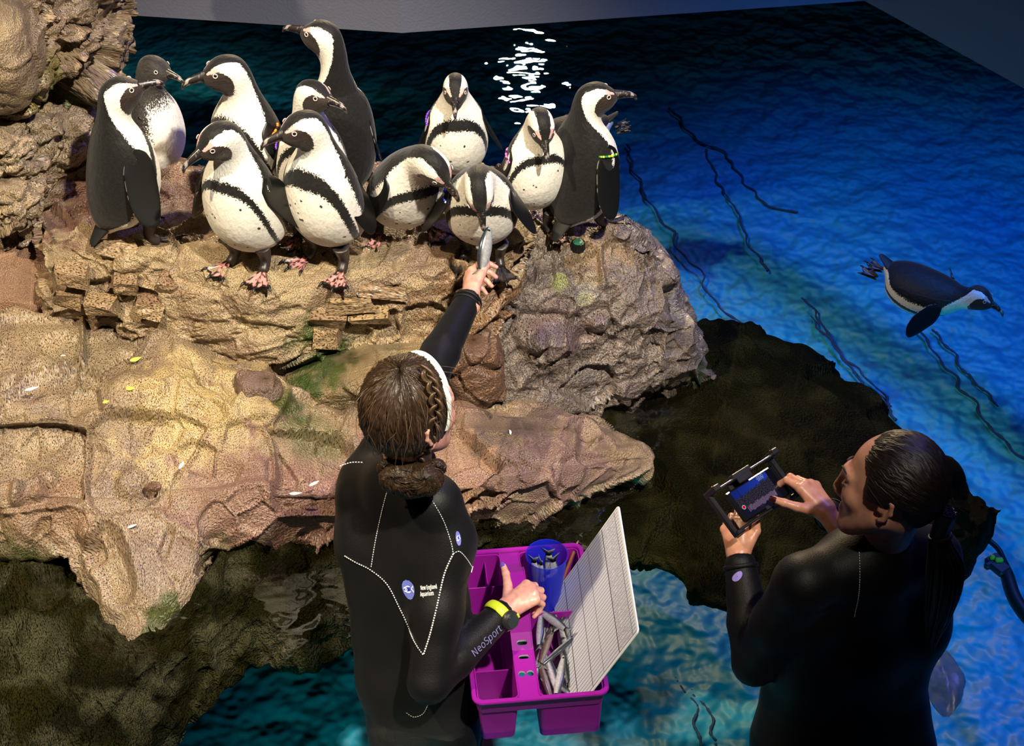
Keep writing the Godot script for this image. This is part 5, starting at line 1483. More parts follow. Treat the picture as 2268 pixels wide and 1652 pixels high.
	stitch(f, px.call([[1916, 1228], [1908, 1270], [1900, 1320], [1892, 1370]]), view, sm, 0.0009)
	part("seam_stitching", sm.commit(), M.thread, k).set_meta("kind", "stuff")
	# emblem on the near sleeve
	var badge := StandardMaterial3D.new(); badge.albedo_color = Color8(150, 132, 220); badge.roughness = 0.4
	disc_on(k, "printed_badge", f, f.hit(PD(1633, 1276, 2.66) + view * 0.1, -view), Vector3(0.7, 0.5, -0.5).normalized(), Vector3(-0.3, 0.5, -0.3).normalized(), 0.013, 0.007, badge)
	text_on(k, "printed_text", "NEOSPORT", 0.010, f, f.hit(PD(1806, 1268, 2.6) + view * 0.1, -view), Vector3(0.8, 0.35, -0.4).normalized(), Vector3(-0.35, 0.7, -0.4).normalized(), plain(Color8(70, 70, 76), 0.5))

# ---- caddy, fish, cup, slate -------------------------------------------------------------------
func round_rect(hx: float, hz: float, r: float, y: float, n := 6) -> PackedVector3Array:
	var out := PackedVector3Array()
	for q in 4:
		var cx: float = (hx - r) * [1, -1, -1, 1][q]; var cz: float = (hz - r) * [1, 1, -1, -1][q]
		for i in n + 1:
			var a := PI / 2 * (q + float(i) / n)
			out.append(Vector3(cx + cos(a) * r, y, cz + sin(a) * r))
	out.append(out[0])
	return out

func tub(hx: float, hz: float, y0: float, y1: float, taper: float, wall := 0.0028, r := 0.012) -> ArrayMesh:
	# an open bin with tapering walls of real thickness
	var rings := [round_rect(0.0005, 0.0005, 0.0002, y0), round_rect(hx - taper - 0.004, hz - taper - 0.004, r, y0), round_rect(hx - taper, hz - taper, r, y0 + 0.004), round_rect(hx, hz, r, y1),
		round_rect(hx - wall, hz - wall, r - 0.002, y1), round_rect(hx - taper - wall, hz - taper - wall, r - 0.002, y0 + 0.005), round_rect(hx - taper - wall - 0.004, hz - taper - wall - 0.004, r - 0.002, y0 + 0.003), round_rect(0.0005, 0.0005, 0.0002, y0 + 0.003)]
	var pts := PackedVector3Array()
	for g in rings: pts.append_array(g)
	return smooth_mesh(pts, rings.size(), rings[0].size())

func build_caddy():
	var pm := plain(Color8(138, 22, 140), 0.32)
	M.purple = pm
	var c := thing("caddy", "purple plastic carrying caddy floating on the water, gripped by its handle", "caddy", Vector3(0.04, -0.025, -2.755))
	c.rotation.y = 0.105
	var H := 0.150
	# rim: a rounded frame with an outer skirt
	var rings := [round_rect(0.138, 0.219, 0.016, H - 0.045), round_rect(0.142, 0.223, 0.018, H - 0.012), round_rect(0.148, 0.229, 0.022, H - 0.008), round_rect(0.1495, 0.2305, 0.023, H - 0.003), round_rect(0.148, 0.229, 0.022, H), round_rect(0.140, 0.221, 0.016, H), round_rect(0.1385, 0.2195, 0.015, H - 0.003), round_rect(0.1375, 0.2185, 0.015, H - 0.045), round_rect(0.138, 0.219, 0.016, H - 0.045)]
	var pts := PackedVector3Array()
	for g in rings: pts.append_array(g)
	part("rim", smooth_mesh(pts, rings.size(), rings[0].size()), pm, c)
	var lb := part("bin", tub(0.0455, 0.2175, 0.0, H - 0.006, 0.008), pm, c, Vector3(-0.092, 0, 0))
	var rb := part("bin", tub(0.0705, 0.2175, 0.0, H - 0.006, 0.004), pm, c, Vector3(0.067, 0, 0))
	for d in [[lb, 0.10, 0.083, 0.10], [lb, -0.13, 0.083, 0.125], [rb, -0.055, 0.132, 0.105]]:
		part("divider", box_mesh(Vector3(d[2], d[3], 0.0026), 0.0008), pm, d[0], Vector3(0, d[3] * 0.5 + 0.003, d[1]))
	part("divider", box_mesh(Vector3(0.0026, 0.12, 0.083), 0.0008), pm, lb, Vector3(0.010, 0.063, -0.172))
	# handle: an arched plate with slots and bottle holes
	var hd := CSGPolygon3D.new(); hd.name = "handle"; hd.depth = 0.044; hd.material = pm
	var top := [[0.219, 0.140], [0.085, 0.146], [0.045, 0.160], [0.015, 0.196], [-0.01, 0.208], [-0.09, 0.212], [-0.115, 0.200], [-0.15, 0.160], [-0.18, 0.146], [-0.219, 0.142]]
	var poly := PackedVector2Array()
	for t in top: poly.append(Vector2(-t[0], t[1]))
	for i in range(top.size() - 1, -1, -1): poly.append(Vector2(-top[i][0], top[i][1] - 0.005))
	hd.polygon = poly
	c.add_child(hd, true)
	hd.transform = Transform3D(Basis(Vector3.UP, PI / 2), Vector3(-0.003, 0, 0)) # polygon x runs along -z, depth along x
	for q in [[0.068, 0], [0.104, 0], [0.150, 1], [0.150, 2]]:
		var cut: CSGShape3D
		if q[1] == 0:
			var cb := CSGCombiner3D.new()
			cb.operation = CSGShape3D.OPERATION_SUBTRACTION
			var bx := CSGBox3D.new(); bx.size = Vector3(0.011, 0.05, 0.012); bx.name = "slot_core"; cb.add_child(bx)
			for e in [-1.0, 1.0]:
				var cy := CSGCylinder3D.new(); cy.radius = 0.0055; cy.height = 0.05; cy.sides = 20; cy.position = Vector3(0, 0, e * 0.006); cy.name = "slot_end"; cb.add_child(cy, true)
			cut = cb; cut.position = Vector3(-q[0], 0.145, 0)
		else:
			var cy := CSGCylinder3D.new(); cy.radius = 0.0078; cy.height = 0.05; cy.sides = 24; cy.operation = CSGShape3D.OPERATION_SUBTRACTION
			cut = cy; cut.position = Vector3(-q[0], 0.145, -0.0092 if q[1] == 1 else 0.0092)
		cut.position.z -= 0.022 
		cut.name = "hole"; hd.add_child(cut, true)
	for s in [-1.0, 1.0]:
		var w := SurfaceTool.new(); w.begin(Mesh.PRIMITIVE_TRIANGLES)
		for i in top.size() - 1:
			var a := Vector3(0, top[i][1], top[i][0]); var b := Vector3(0, top[i + 1][1], top[i + 1][0])
			var dn := Vector3(0, -0.022 if absf(top[i][0]) > 0.05 else -0.014, 0)
			for e in [-0.0012, 0.0012]:
				var o := Vector3(e, 0.0015, 0)
				tri(w, a + o, b + o, b + o + dn, Vector3(signf(e), 0, 0)); tri(w, a + o, b + o + dn, a + o + dn, Vector3(signf(e), 0, 0))
			tri(w, a + Vector3(-0.0012, 0.0015, 0), b + Vector3(-0.0012, 0.0015, 0), b + Vector3(0.0012, 0.0015, 0), Vector3.UP); tri(w, a + Vector3(-0.0012, 0.0015, 0), b + Vector3(0.0012, 0.0015, 0), a + Vector3(0.0012, 0.0015, 0), Vector3.UP)
			tri(w, a + Vector3(-0.0012, 0.0015, 0) + dn, b + Vector3(-0.0012, 0.0015, 0) + dn, b + Vector3(0.0012, 0.0015, 0) + dn, Vector3.DOWN); tri(w, a + Vector3(-0.0012, 0.0015, 0) + dn, b + Vector3(0.0012, 0.0015, 0) + dn, a + Vector3(0.0012, 0.0015, 0) + dn, Vector3.DOWN)
		w.generate_normals(); part("handle_flange", w.commit(), pm, c, Vector3(-0.025 + s * 0.0225, 0, 0))
	# cup of fish
	var cm := plain(Color(0.10, 0.17, 0.85, 0.62), 0.3); cm.transparency = BaseMaterial3D.TRANSPARENCY_ALPHA
	var cp := P(1211, 1228, 0.165)
	var cup := thing("cup", "translucent blue plastic tumbler of small fish standing in the caddy", "cup", Vector3(cp.x, -0.018, cp.z))
	part("tumbler", lathe([[0.0, 0.002], [0.027, 0.0], [0.029, 0.002], [0.0355, 0.06], [0.0485, 0.183], [0.0488, 0.1845], [0.0478, 0.185], [0.0468, 0.1835], [0.034, 0.06], [0.0275, 0.005], [0.0, 0.005]], 48), cm, cup)
	make_fish()
	var g1 := "small silver fish in the blue tumbler"
	for q in [[0.012, -0.004, 0.10, 2.9, "upright fish with a split tail, nearest the middle of the blue tumbler"], [0.024, 0.0, -0.08, 0.4, "fish leaning against the right side of the blue tumbler"], [-0.014, 0.006, 0.14, 1.9, "grey fish at the left inside the blue tumbler"], [-0.026, 0.0, 0.18, 2.6, "fish farthest left in the blue tumbler, mostly below its rim"], [0.004, 0.014, 0.05, 1.2, "fish deep at the near wall of the blue tumbler"]]:
		var f := fish(q[4], g1, 0.88)
		f.transform = Transform3D(Basis(Vector3.UP, q[3]) * Basis(Vector3.RIGHT, 0.0) * Basis(Vector3.FORWARD, q[2]) * Basis(Vector3.BACK, -PI / 2) * Basis.from_scale(Vector3(1.0, 1.15, 1.15)), cup.position + Vector3(q[0] * 0.8, 0.112 + q[2] * 0.08 - (0.03 if q[0] < -0.01 else 0.0) - (0.04 if q[1] > 0.01 else 0.0), q[1]))
	# fish lying in the right bin
	var g2 := "silver fish heaped in the caddy"
	for q in [[1222, 1372, .085, 0.25, 0.9, 1.0, "fish with its tail raised against the blue tumbler"], [1242, 1378, .06, -0.5, 0.2, 1.1, "fat dark-backed fish at the top right of the caddy heap, by the slate"], [1196, 1392, .07, 0.05, 1.2, 0.9, "pale fish right beside the handle, under the keeper's knuckles"], [1212, 1425, .065, -0.35, -0.5, 1.05, "brown fish lying aslant across the caddy heap"], [1203, 1430, .055, 0.1, 1.4, 1.0, "white-bellied fish along the handle in the middle of the heap"], [1238, 1440, .06, -0.7, 0.7, 1.0, "plump golden fish beside the slate, halfway down the heap"],
			[1222, 1490, .05, 0.35, 0.8, 1.1, "dark curved fish in the near part of the heap"], [1240, 1495, .055, -0.05, 1.3, 1.0, "bright silver fish pointing at the near wall, beside the slate"], [1207, 1505, .05, 0.15, -0.8, 1.0, "brownish fish at the near end, along the handle"], [1228, 1510, .035, 0.9, 0.3, 0.9, "fish at the bottom of the near end of the heap"], [1215, 1400, .05, -0.15, 0.6, 1.1, "fish tucked under the others in the middle of the heap, striped dark along the back"], [1250, 1410, .045, 0.3, 1.0, 1.0, "silver fish half under the slate, below the fat dark-backed one"], [1195, 1465, .05, -0.1, 1.1, 1.0, "slim fish against the handle wall, near the bottle holes"], [1250, 1470, .04, 0.2, 0.5, 1.0, "fish lying under the near edge of the slate"]]:
		var f := fish(q[6], g2, q[5], 1 if "brown" in q[6] else 0)
		f.transform = Transform3D(Basis(Vector3.UP, PI / 2 + q[3]) * Basis(Vector3.RIGHT, q[4]) * Basis(Vector3.BACK, 0.12 if q[1] > 1380 else -0.45) * Basis.from_scale(Vector3.ONE * q[5] * 0.92), P(q[0], q[1], q[2]))
	var hf := fish("bright wet fish held out by the keeper to the bending penguin", "", 1.0)
	var tail_at := PD(1072, 566, 3.485); var nose := PD(1083, 506, 3.53)
	var ax := (nose - tail_at).normalized(); var sd := Vector3(0.25, -0.2, 0.9); sd = (sd - ax * sd.dot(ax)).normalized()
	hf.transform = Transform3D(Basis(ax, sd.cross(ax), sd) * Basis.from_scale(Vector3(0.86, 1.6, 1.6)), tail_at.lerp(nose, 0.26))
	# white slate with a printed table
	var A := P(1371, 1118, 0.30); var B := A.lerp(P(1422, 1440, 0.30), 0.88); var D := P(1226, 1318, 0.010)
	var sl := thing("slate", "white plastic record slate with a ruled table leaning in the caddy", "slate", A)
	var U := B - A; var V := D - A; var N := V.cross(U).normalized()
	if N.y < 0: N = -N
	var sp := PackedVector3Array(); var nn := 10
	var suv := PackedVector2Array()
	# rounded-corner plate
	var ul := U.length(); var uu := U / ul; var vv := (V - uu * V.dot(uu)).normalized(); var vl := V.dot(vv)
	var prof := [[0.0, 0.0], [0.0, 0.0], [0.0012, 0.0], [0.0018, 1.0], [0.0012, 2.0], [0.0, 2.0]]
	for i in prof.size():
		var rr := round_rect(vl * 0.5 + prof[i][0] - 0.0018, ul * 0.5 + prof[i][0] - 0.0018, 0.009, 0.0) if i > 0 and i < prof.size() - 1 else round_rect(0.0004, 0.0004, 0.0002, 0.0)
		for p in rr:
			sp.append(U * 0.5 + vv * vl * 0.5 + vv * p.x + uu * p.z + N * (prof[i][1] - 1.0) * 0.0018)
	part("plate", smooth_mesh(sp, prof.size(), 29), plain(Color8(222, 224, 230), 0.45), sl)
	sp = PackedVector3Array()
	for i in 2:
		for j in 2:
			var a := 0.006 + i * (ul - 0.012); var b := 0.006 + j * (vl - 0.012)
			sp.append(uu * a + vv * b + N * 0.0024); suv.append(Vector2(i, j))
	part("printed_table", grid(sp, 2, 2, false, PackedColorArray(), suv, N.dot(uu.cross(vv)) < 0), table_print(), sl)
	# pencil behind the cup
	var pa := PD(1281, 1196, 3.0); var pb := PD(1255, 1262, 2.955)
	var pc := thing("pencil", "short brown pencil standing behind the blue tumbler in the caddy", "pencil", pb)
	var pd := (pa - pb)
	tube(PackedVector3Array([Vector3.ZERO, pd * 0.5, pd * 0.84]), PackedFloat32Array([0.0042, 0.0042, 0.0042]), 6)
	part("shaft", tube(PackedVector3Array([-pd * 0.5, pd * 0.2, pd * 0.80]), PackedFloat32Array([0.0042, 0.0042, 0.0042]), 6), plain(Color8(122, 72, 48), 0.4), pc)
	part("sharpened_tip", tube(PackedVector3Array([pd * 0.79, pd * 0.80, pd * 0.94, pd]), PackedFloat32Array([0.0039, 0.0041, 0.0014, 0.0004]), 8), plain(Color8(150, 104, 72), 0.6), pc)

func table_print() -> StandardMaterial3D:
	# ruled rows and columns with small handwritten-looking entries along one side
	var w := 1024; var h := 512
	var im := Image.create(w, h, false, Image.FORMAT_RGB8); im.fill(Color8(206, 210, 226))
	var ink := Color8(30, 30, 44)
	var rng := RandomNumberGenerator.new(); rng.seed = 5
	var rows := 36
	for r in rows + 1:
		im.fill_rect(Rect2i(mini(int(r * 1020.0 / rows), w - 4), 0, 4, h), ink)
	for q in [[0.045, 2], [0.235, 4], [0.46, 2], [0.62, 3], [0.83, 4]]:
		im.fill_rect(Rect2i(0, int(q[0] * h), w, q[1]), ink)
	for r in rows:
		var x := int((r + 0.35) * 1020.0 / rows)
		for part_ in [[0.05, 0.15 + rng.randf() * 0.03], [0.18, 0.225]]:
			var y: float = part_[0] * h
			while y < part_[1] * h:
				var l := rng.randi_range(2, 5)
				im.fill_rect(Rect2i(x + rng.randi_range(0, 5), int(y), rng.randi_range(2, 7), l), Color8(70, 70, 88)); y += l + rng.randi_range(1, 3)
	var m := plain(Color.WHITE, 0.45); m.albedo_texture = ImageTexture.create_from_image(im); return m

var fish_mesh := {}

func make_fish():
	for kind in 2:
		var n := 36; var ns := 21
		var pts := PackedVector3Array(); var cols := PackedColorArray()
		for i in n:
			var t := float(i) / (n - 1)                # 0 tail root .. 1 nose
			var x := lerpf(-0.058, 0.062, t)
			var hgt := 0.0118 * pow(sin(PI * clampf(0.14 + t * 0.80, 0, 1)), 0.75) * (1.0 if t < 0.97 else sqrt(maxf(0.02, (1.0 - t) / 0.03)) )
			hgt = maxf(hgt, 0.0006)
			var wid := hgt * 0.62
			for j in ns:
				var a := TAU * j / (ns - 1)
				pts.append(Vector3(x, sin(a) * hgt + 0.001 * sin(t * 3.0), cos(a) * wid))
				var s := sin(a)
				var c := lin(226, 229, 232)
				if s > 0.35: c = c.lerp(lin(66, 74, 82), smoothstep(0.35, 0.75, s))
				if s < -0.6: c = lin(226, 224, 214)
				if kind == 1: c = c.lerp(lin(128, 98, 78), 0.75)
				if t > 0.83 and t < 0.85: c = c * 0.6
				c = c * (0.85 + 0.4 * n_a.get_noise_2d(x * 400.0, s * 3.0))
				cols.append(c)
		fish_mesh["body%d" % kind] = grid(pts, n, ns, true, cols, PackedVector2Array(), true)
	# forked tail and fins: thin lenses
	var blade := func(outline: Array, th: float) -> ArrayMesh:
		var p := PackedVector3Array()
		var c := Vector3.ZERO
		for o in outline: c += Vector3(o[0], o[1], 0) / outline.size()
		for s in [[0.0, th], [1.0, 0.0], [0.0, -th]]:
			for i in outline.size() + 1:
				var o: Array = outline[i % outline.size()]
				p.append(c.lerp(Vector3(o[0], o[1], 0), s[0]) + Vector3(0, 0, s[1]) if s[0] > 0 else c + Vector3(0, 0, s[1]))
		return grid(p, 3, outline.size() + 1, true, PackedColorArray(), PackedVector2Array(), false)
	fish_mesh.tail = blade.call([[-0.054, 0.003], [-0.068, 0.010], [-0.080, 0.016], [-0.074, 0.007], [-0.069, 0.0], [-0.074, -0.007], [-0.080, -0.016], [-0.068, -0.010], [-0.054, -0.003]], 0.0012)
	fish_mesh.fin = blade.call([[0.006, 0.0095], [-0.002, 0.018], [-0.010, 0.014], [-0.011, 0.009]], 0.0008)
	fish_mesh.side = blade.call([[0.0, 0.0], [-0.006, -0.0028], [-0.015, -0.001], [-0.008, 0.003]], 0.0006)
	M.fish = plain(Color.WHITE, 0.2, 0.55); M.fish.vertex_color_use_as_albedo = true
	M.fin = plain(Color8(104, 108, 104), 0.35)
	var em := SphereMesh.new(); em.radius = 0.0026; em.height = 0.0052; em.radial_segments = 12; em.rings = 8; fish_mesh.eye = em
	M.fish_eye = plain(Color8(20, 20, 22), 0.1)

func fish(label: String, group: String, _s: float, kind := 0) -> Node3D:
	var f := thing("fish", label, "fish", Vector3.ZERO, group)
	part("body", fish_mesh["body%d" % kind], M.fish, f)
	part("tail_fin", fish_mesh.tail, M.fin, f); part("dorsal_fin", fish_mesh.fin, M.fin, f)
	for s in [-1.0, 1.0]:
		part("eye", fish_mesh.eye, M.fish_eye, f, Vector3(0.051, 0.0022, s * 0.0036))
		var p := part("side_fin", fish_mesh.side, M.fin, f, Vector3(0.036, -0.003, s * 0.0056)); p.rotation.y = s * -0.5
	return f

# ---- phone in its rig --------------------------------------------------------------------------
func build_phone():
	var at := PD(1674, 1092, 2.795)
	var X := Vector3(0.757, -0.02, -0.655).normalized()
	var n0 := Vector3(0.54, 0.6, 0.6); n0 = (n0 - X * n0.dot(X)).normalized()
	var N := n0.rotated(X, -0.42); var Y := N.cross(X)
	var fr := Transform3D(Basis(X, Y, N), at)
	var black := plain(Color8(24, 24, 26), 0.4)
	var rig := thing("phone_rig", "black handheld camera rig with twin steel rods, held by the photographer", "rig", at)
	rig.transform = fr
	var steel := plain(Color8(210, 205, 190), 0.25, 0.9)
	for z in [-0.010, 0.012]:
		part("rod", tube(PackedVector3Array([Vector3(-0.088, 0.050, z), Vector3(0, 0.050, z), Vector3(0.088, 0.050, z)]), PackedFloat32Array([0.0019, 0.0019, 0.0019]), 12), steel, rig)
	var br := SurfaceTool.new(); br.begin(Mesh.PRIMITIVE_TRIANGLES)
	add_box(br, Vector3(-0.012, 0.052, 0.0), Vector3(0.052, 0.013, 0.042), 0.0015)
	add_box(br, Vector3(-0.012, 0.041, 0.018), Vector3(0.040, 0.016, 0.006), 0.0015)
	add_box(br, Vector3(-0.012, 0.041, -0.016), Vector3(0.052, 0.020, 0.006), 0.0015)
	br.generate_normals(); part("clamp", br.commit(), black, rig)
	var brass := plain(Color8(190, 160, 96), 0.25, 0.9)
	var screw := lathe([[0.0, 0.0016], [0.0018, 0.0016], [0.0030, 0.0012], [0.0034, 0.0], [0.0034, -0.002]], 16)
	part("screw", screw, brass, rig, Vector3(-0.012, 0.0590, 0.004))
	for q in [[-0.030, -0.003], [0.006, -0.003]]:
		part("knob_socket", lathe([[0.0, 0.0002], [0.0028, 0.0004], [0.0036, 0.0010], [0.0042, 0.0004], [0.0042, -0.002]], 16), plain(Color8(8, 8, 9), 0.6), rig, Vector3(q[0], 0.0590, q[1]))
	for s in [-1.0, 1.0]:
		var eb := SurfaceTool.new(); eb.begin(Mesh.PRIMITIVE_TRIANGLES)
		add_box(eb, Vector3(s * 0.090, 0.052, 0.0), Vector3(0.017, 0.014, 0.052), 0.002)
		add_box(eb, Vector3(s * 0.094, 0.0, -0.014), Vector3(0.010, 0.10, 0.018), 0.003)
		add_box(eb, Vector3(s * 0.088, -0.050, -0.010), Vector3(0.02, 0.010, 0.026), 0.002)
		eb.generate_normals(); part("grip", eb.commit(), black, rig)
		part("screw", screw, brass, rig, Vector3(s * 0.090, 0.0595, 0.010))
	var cl := SurfaceTool.new(); cl.begin(Mesh.PRIMITIVE_TRIANGLES)
	add_box(cl, Vector3(0.0, -0.047, 0.0), Vector3(0.176, 0.006, 0.008), 0.0015)
	add_box(cl, Vector3(0.004, -0.040, 0.006), Vector3(0.022, 0.010, 0.006), 0.0012)
	cl.generate_normals(); part("lower_rail", cl.commit(), black, rig)
	var ph := thing("phone", "black smartphone clamped in the rig, its screen showing a recording of the rocks", "phone", at)
	ph.transform = fr
	part("case", box_mesh(Vector3(0.146, 0.074, 0.0085), 0.003), plain(Color8(14, 14, 16), 0.25), ph, Vector3(0.004, -0.004, 0.0))
	part("lens", lathe([[0.0, 0.0008], [0.0035, 0.001], [0.0042, 0.0], [0.0042, -0.001]], 16), plain(Color8(10, 10, 14), 0.05), ph, Vector3(-0.055, 0.02, -0.0045)).rotation.x = -PI / 2
	var uv := PackedVector2Array([Vector2(0, 1), Vector2(1, 1), Vector2(0, 0), Vector2(1, 0)])
	var sp := PackedVector3Array([Vector3(-0.058, -0.037, 0.0046), Vector3(0.066, -0.037, 0.0046), Vector3(-0.058, 0.029, 0.0046), Vector3(0.066, 0.029, 0.0046)])
	part("screen", grid(sp, 2, 2, false, PackedColorArray(), uv, true), screen_picture(), ph)

func screen_picture() -> StandardMaterial3D:
	var w := 384; var h := 204
	var im := Image.create(w, h, false, Image.FORMAT_RGB8)
	for y in h:
		for x in w:
			var u := float(x) / w; var v := float(y) / h
			var nz := n_a.get_noise_2d(x * 0.03, y * 0.045); var n2 := n_a.get_noise_2d(x * 0.11, y * 0.13)
			var c := Color8(24, 26, 52)
			if v < 0.30 + 0.10 * nz - u * 0.1: c = Color8(14, 40, 130).lerp(Color8(40, 70, 190), clampf(u, 0, 1))
			elif v < 0.66 + 0.08 * nz: c = Color8(70, 62, 82).lerp(Color8(20, 18, 28), clampf(0.5 + n2 * 2.2, 0, 1))
			elif v < 0.86 + 0.06 * nz and u > 0.12 and u < 0.8: c = Color8(122, 100, 130).lerp(Color8(90, 74, 100), clampf(0.5 + n2 * 2.0, 0, 1))
			else: c = Color8(18, 20, 40).lerp(Color8(40, 40, 80), clampf(n2, 0, 1))
			if absf(u - 0.15) < 0.004: c = Color8(20, 20, 26)
			if u > 0.86: c = Color8(10, 12, 22)
			if u > 0.62 and u < 0.78 and v < 0.16 and n2 > 0.0: c = Color8(150, 160, 200)
			var d := Vector2((u - 0.065) * w, (v - 0.62) * h).length()
			if d < 15.0: c = Color8(235, 235, 240)
			if d < 11.5: c = Color8(214, 20, 30)
			im.set_pixel(x, y, c)
	var m := plain(Color8(6, 6, 8), 0.12)
	m.emission_enabled = true; m.emission_texture = ImageTexture.create_from_image(im); m.emission = Color.BLACK; m.emission_energy_multiplier = 0.7
	return m

# ---- small things ------------------------------------------------------------------------------
func build_small_things():
	# knurled cap on the boulder
	var cp := P(1280, 552, .38)
	for i in 6: cp = P(1280, 552, lerpf(cp.y, ground_at(cp.x, cp.z), 0.7))
	var cap := thing("cap", "small black knurled plastic cap with a green top on the grey boulder", "cap", cp + Vector3(0, 0.001, 0))
	var pts := PackedVector3Array()
	var prof := [[0.0, 0.0], [0.0175, 0.0], [0.0185, 0.002], [0.0175, 0.020], [0.0165, 0.0225], [0.0, 0.0225]]
	for q in prof:
		for j in 97:
			var a := TAU * j / 96.0
			var r: float = q[0] * (1.0 + (0.05 * signf(sin(a * 12.0)) if q[0] > 0.016 else 0.0))
			pts.append(Vector3(cos(a) * r, q[1], sin(a) * r))
	part("grip", smooth_mesh(pts, prof.size(), 97), plain(Color8(14, 17, 17), 0.3), cap)
	part("top", lathe([[0.0, 0.0235], [0.008, 0.0235], [0.0085, 0.0250], [0.0105, 0.0250], [0.011, 0.0235], [0.0135, 0.0232], [0.014, 0.0222]], 32), plain(Color8(38, 92, 72), 0.4), cap)
	# swimming penguins
	var back := Transform3D(Basis(Vector3.UP, PI + 0.15) * Basis(Vector3.RIGHT, 0.35), Vector3(-0.03, 0.03, -0.025)); var back2 := Transform3D(Basis(Vector3.UP, PI - 0.15) * Basis(Vector3.RIGHT, 0.35), Vector3(0.03, 0.03, -0.025))
	penguin(1935, 622, -0.062, -124, {"coat": 2, "size": 0.74, "lean": 1.40, "neck": -0.45, "head": -0.78, "yaw": -0.1, "foot": 3, "flip": [[1.0, 0.5], [1.25, 0.25]], "feet": [[0, 0, 0, back], [0, 0, 0, back2]]}, "penguin swimming at the surface of the blue pool, away from the rocks")
	penguin(1372, 300, -0.06, 97, {"coat": 2, "size": 0.66, "lean": 1.42, "neck": 0.5, "head": 0.3, "foot": 3, "flip": [[0.5, 0.2], [0.5, 0.2]], "feet": [[0, 0, 0, back], [0, 0, 0, back2]]}, "swimming penguin half hidden behind the rightmost penguin on the rocks")
	# loose stone, feathers, weed scraps on the terrace
	var tm := style({"f": 18.0, "block": 0.003, "facet": 0.003, "cell": 0.002, "c1": lin(142, 110, 86), "c2": lin(128, 96, 78), "c3": lin(110, 84, 70)})
	var sp := P(338, 1078, .165)
	part("rock_face", blob(Vector3.ZERO, Vector3(0.020, 0.009, 0.010), tm), M.rock, thing("stone", "small loose brown stone resting in a crease of the lower terrace", "stone", sp))
	var fm := plain(Color8(232, 230, 222), 0.6); var wm := plain(Color8(196, 196, 90), 0.5)
	for q in [[70, 860, .272, 0.035, 0.5, "curved white feather on the left of the upper terrace"], [140, 788, .28, 0.012, 0.2, "tiny white feather below the left cliff foot"], [400, 1030, .19, 0.028, 1.4, "white feather lying along the cream bulge of the terrace"], [655, 1092, .152, 0.03, 0.2, "white feather at the edge of the pink slab left of the keeper"], [695, 1070, .155, 0.028, 0.75, "slanting white feather right beside the keeper's shoulder"], [292, 1165, .12, 0.024, 0.6, "white feather on the lower lump of the terrace"], [1128, 958, .15, 0.018, 1.9, "small white feather on the pink slab right of the keeper's head"]]:
		var o := thing("feather", q[5], "feather", P(q[0], q[1], q[2] + 0.012), "moulted feathers on the terrace")
		feather(o, q[3], q[4], fm)
	for q in [[290, 860, .285, 0.026, 0.25, "yellow weed scrap stuck left of the cream bulge"], [235, 890, .275, 0.018, 0.5, "yellow weed scrap at the edge of the upper terrace"], [300, 795, .28, 0.03, 0.6, "yellow weed scrap highest on the upper terrace"]]:
		var o := thing("weed_scrap", q[5], "seaweed", P(q[0], q[1], q[2] + 0.012), "yellow weed scraps on the terrace")
		feather(o, q[3], q[4], wm, 0.28)
	# sunk hose beside the photographer
	var hose := thing("hose", "black hose with a yellow coupling sunk in the pool, right of the photographer", "hose", Vector3.ZERO)
	part("tube", tube(smooth_path([P(2160, 1170, -.5), P(2190, 1196, -.5), P(2215, 1222, -.5), P(2228, 1265, -.5), P(2250, 1330, -.5), P(2300, 1390, -.5), P(2380, 1430, -.5)], 40), PackedFloat32Array(range(40).map(func(i): return 0.008 + 0.012 * smoothstep(14.0, 22.0, float(i)))), 14), plain(Color8(16, 18, 24), 0.5), hose)
	var cpl := SurfaceTool.new(); cpl.begin(Mesh.PRIMITIVE_TRIANGLES)
	for q in [[2200, 1240, 0.05, 0.02, 0.03], [2215, 1258, 0.045, 0.022, 0.05], [2190, 1252, 0.03, 0.02, 0.02]]:
		add_box(cpl, P(q[0], q[1], -.49), Vector3(q[2], q[3], q[4]), 0.006, Basis(Vector3.UP, 0.6))
	cpl.generate_normals(); part("coupling", cpl.commit(), plain(Color8(20, 24, 40), 0.5), hose)
	part("yellow_clip", box_mesh(Vector3(0.022, 0.012, 0.014), 0.003), plain(Color8(150, 160, 30), 0.5), hose, P(2213, 1240, -.475))
	part("yellow_clip", box_mesh(Vector3(0.014, 0.012, 0.014), 0.003), plain(Color8(150, 160, 30), 0.5), hose, P(2198, 1234, -.475))
	# grey bag drifting by the photographer's hip
	var bag := thing("bag", "grey translucent bag drifting in the water at the photographer's hip", "bag", P(2075, 1500, -0.04))
	var bp := PackedVector3Array()
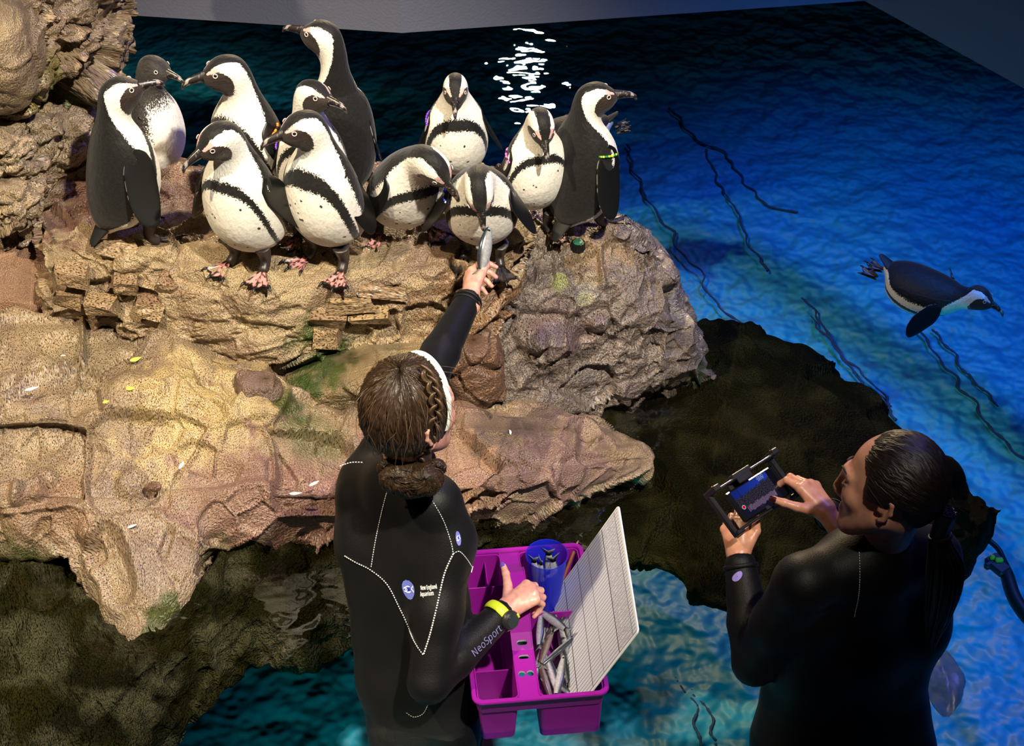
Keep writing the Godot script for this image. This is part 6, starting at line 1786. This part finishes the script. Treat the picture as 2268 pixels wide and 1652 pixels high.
	for i in 40:
		var t := i / 39.0
		for j in 41:
			var a := TAU * j / 40.0
			var r := sin(PI * clampf(0.02 + t * 0.97, 0, 1))
			var w := 1.0 + 0.25 * n_a.get_noise_3d(cos(a) * 1.2, sin(a) * 1.2, t * 2.0)
			bp.append(Vector3(cos(a) * 0.045 * pow(r, 0.7) * w + 0.015 * sin(t * 3.0), sin(a) * 0.022 * r * w, 0.115 - t * 0.23))
	var bm := plain(Color(0.42, 0.46, 0.55, 0.55), 0.3); bm.transparency = BaseMaterial3D.TRANSPARENCY_ALPHA
	part("film", grid(bp, 40, 41, true), bm, bag)
	# dark seams between the painted floor slabs
	var sm := plain(Color8(8, 40, 70), 0.8)
	var fl: Node = get_node("floor")
	for q in [[[1480, 240], [1550, 310], [1610, 340], [1650, 400], [1690, 450], [1765, 470]], [[1385, 320], [1425, 420], [1480, 505], [1540, 590], [1575, 645], [1625, 700], [1660, 760]], [[1560, 330], [1600, 420], [1640, 500], [1690, 600]], [[1780, 660], [1830, 730], [1880, 800], [1925, 850], [1990, 930]], [[1800, 700], [1860, 780], [1910, 860], [1970, 900]], [[2035, 710], [2075, 790], [2120, 850], [2170, 910], [2230, 985], [2300, 1030]], [[2060, 730], [2110, 790], [2170, 850], [2200, 900]], [[1480, 1390], [1520, 1470], [1560, 1560], [1590, 1640]], [[1470, 1430], [1530, 1540], [1570, 1660]], [[1900, 1040], [2000, 1110]]]:
		var path := smooth_path(q.map(func(e): return P(e[0], e[1], -0.935)), 70)
		var rad := PackedFloat32Array()
		for i in 70:
			var p := path[i]
			path[i] = p + Vector3(n_b.get_noise_2d(p.z * 6.0, p.x * 2.0 + q[0][0]), 0, 0) * 0.035 + Vector3(0, 0.0, 0)
			rad.append(0.0042 + 0.003 * n_b.get_noise_1d(i * 0.3 + q[0][1]))
		part("seam", tube(path, rad, 6), sm, fl)

func feather(o: Node3D, l: float, turn: float, m: Material, wide := 0.16):
	var pts := PackedVector3Array()
	for i in 13:
		var t := i / 12.0
		var w := l * wide * sin(PI * pow(t, 0.7)) + 0.0004
		for j in 9:
			var a := TAU * j / 8.0
			pts.append(Basis(Vector3.UP, turn) * Vector3((t - 0.5) * l, 0.002 * sin(a) + 0.003 * sin(t * 3.0), cos(a) * w + 0.15 * l * sin(t * 2.4)))
	part("vane", grid(pts, 13, 9, true), m, o)
